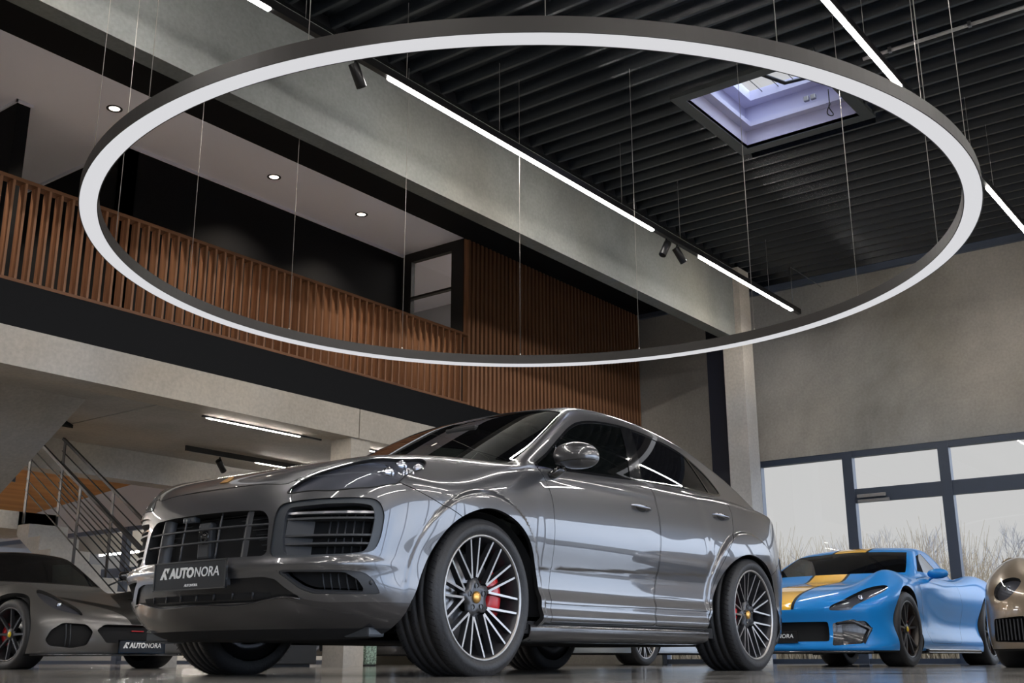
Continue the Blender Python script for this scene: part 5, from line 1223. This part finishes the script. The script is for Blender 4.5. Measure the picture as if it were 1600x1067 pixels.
def build_trackday():
    F = dict(paint=M_MATTEG, rf=.310, rr=.325, yf=.86, rear_out=.03, rim=.235, rim_up=.0, wheel=(8, M_RIMD, M_RIMD, M_YCAP, M_RED, .0), mirror=(-.55, .84, .93), mirror_mat=M_BLKP, roof_mat=M_BLKP, res=.018, window_end=-1.5,
        cuts=[('front_grille', [(-.436, .338), (-.34, .225), (.34, .225), (.436, .338), (.36, .387), (-.36, .387)], 'frontc', M_LINER, .05, M_SEAM),
              ('side_intake', [(.80, .25), (.77, .335), (.69, .398), (.52, .386), (.465, .323), (.51, .205), (.62, .182), (.77, .20)], 'front', M_LINER, .04, M_SEAM),
              ('headlight', [(.58, .525), (.565, .57), (.503, .648), (.426, .707), (.331, .735), (.20, .725), (.09, .67), (.13, .62), (.256, .565), (.42, .535)], 'plan', M_LENS, .02, M_SEAM)],
        stripes=[('bonnet_stripe', 'vee', 0, M_STRIPEB, 0)], stripe_z=.38)
    r, fn = sport_car(TRACKDAY, (6.31, 9.90), radians(-85), 'track_car', 'low satin grey track car with twin black bonnet stripes under the mezzanine', F)
    mb = MB(); mb.grid([[(nose_x(fn, y, .15) + q - .02, y, z) for y in np.linspace(-.86, .86, 27)] for q, z in ((-.05, .135), (.05, .130), (.05, .118), (-.2, .115))]); mb.build('front_splitter', M_BLKP, r)
    for s in (1, -1):
        for y in (.64, .67): MB().tube([(nose_x(fn, y, z) + .0, s * y, z) for z in (.19, .28, .385)], .006, 6).build('intake_strut', M_PLAST_G, r)
        MB().box(.3, .32, s * .70, s * .72, .0, .13).build('splitter_stay', M_BLKP, r) if False else None
    mt = Matrix(((0, -1, 0, nose_x(fn, 0, .2) + .045), (1, 0, 0, .0), (0, 0, 1, .195), (0, 0, 0, 1))); showroom_plate(r, .52, .11, mt, small=False)
    tm = text_mesh('rosso', .05, .001, .3, .0015, align='CENTER') if False else None
    MB().rbox(nose_x(fn, .0, .33) - .045, nose_x(fn, 0, .33) - .035, -.07, .07, .328, .338, .003).build('red_badge', M_RED, r)
    return r
def build_rear_engine():
    F = dict(paint=M_BEIGE, rf=.335, rr=.345, yf=.91, rim=.25, round=True, wheel=(5, M_RIMD, M_RIMD, M_GOLD, M_RED, .2), mirror=(-.95, .97, .93), res=.02, window_end=-1.9,
        cuts=[('headlight', (.745, .650, .625, .125), 'ball', M_LENS, .02, M_SEAM),
              ('front_intake', [(.50, .19), (.79, .20), (.77, .375), (.50, .39)], 'front', M_LINER, .05, M_SEAM),
              ('lower_grille', [(-.42, .19), (.42, .19), (.42, .33), (-.42, .33)], 'frontc', M_LINER, .05, M_SEAM)],
        doors=[[(-.45, .88), (-.52, .30), (-1.55, .28), (-1.70, .55), (-1.65, .92), (-1.0, .92)]])
    r, fn = sport_car(REAR_ENGINE, RE_POS, pi, 'rear_engined_coupe', 'sand beige coupe with round headlamp, cut off by the right edge', F)
    for s in (1, -1):
        for k in range(8):
            y = .53 + k * .032; MB().box(nose_x(fn, y, .28) - .05, nose_x(fn, y, .28) - .008, s * y - .005, s * y + .005, .21, .37).build('intake_fin', M_PLAST, r)
    return r
def build_background_cars():
    F = dict(paint=M_SILV, rf=.335, rr=.345, yf=.91, rim=.25, round=True, wheel=(10, M_RIMF, M_RIMD, M_CHROME, None, .08), mirror=(-.55, .95, 1.0), res=.035, window_end=-1.9,
        cuts=[('lower_grille', [(-.42, .19), (.42, .19), (.42, .33), (-.42, .33)], 'frontc', M_LINER, .05, M_SEAM)])
    sport_car(REAR_ENGINE, (12.05, 8.05), pi, 'silver_coupe', 'silver car whose nose and wheel show only beneath the grey SUV', F)
    F = dict(F, paint=M_BLKP, wheel=(8, M_RIMD, M_RIMD, M_CHROME, None, .1))
    sport_car(REAR_ENGINE, (12.5, 11.9), pi * 1.0, 'black_coupe', 'black car under the mezzanine beyond the concrete pillar', F)
build_room(); build_lamps(); build_stairs(); build_outside()
build_suv(); build_gt(); build_trackday(); build_rear_engine(); build_background_cars()
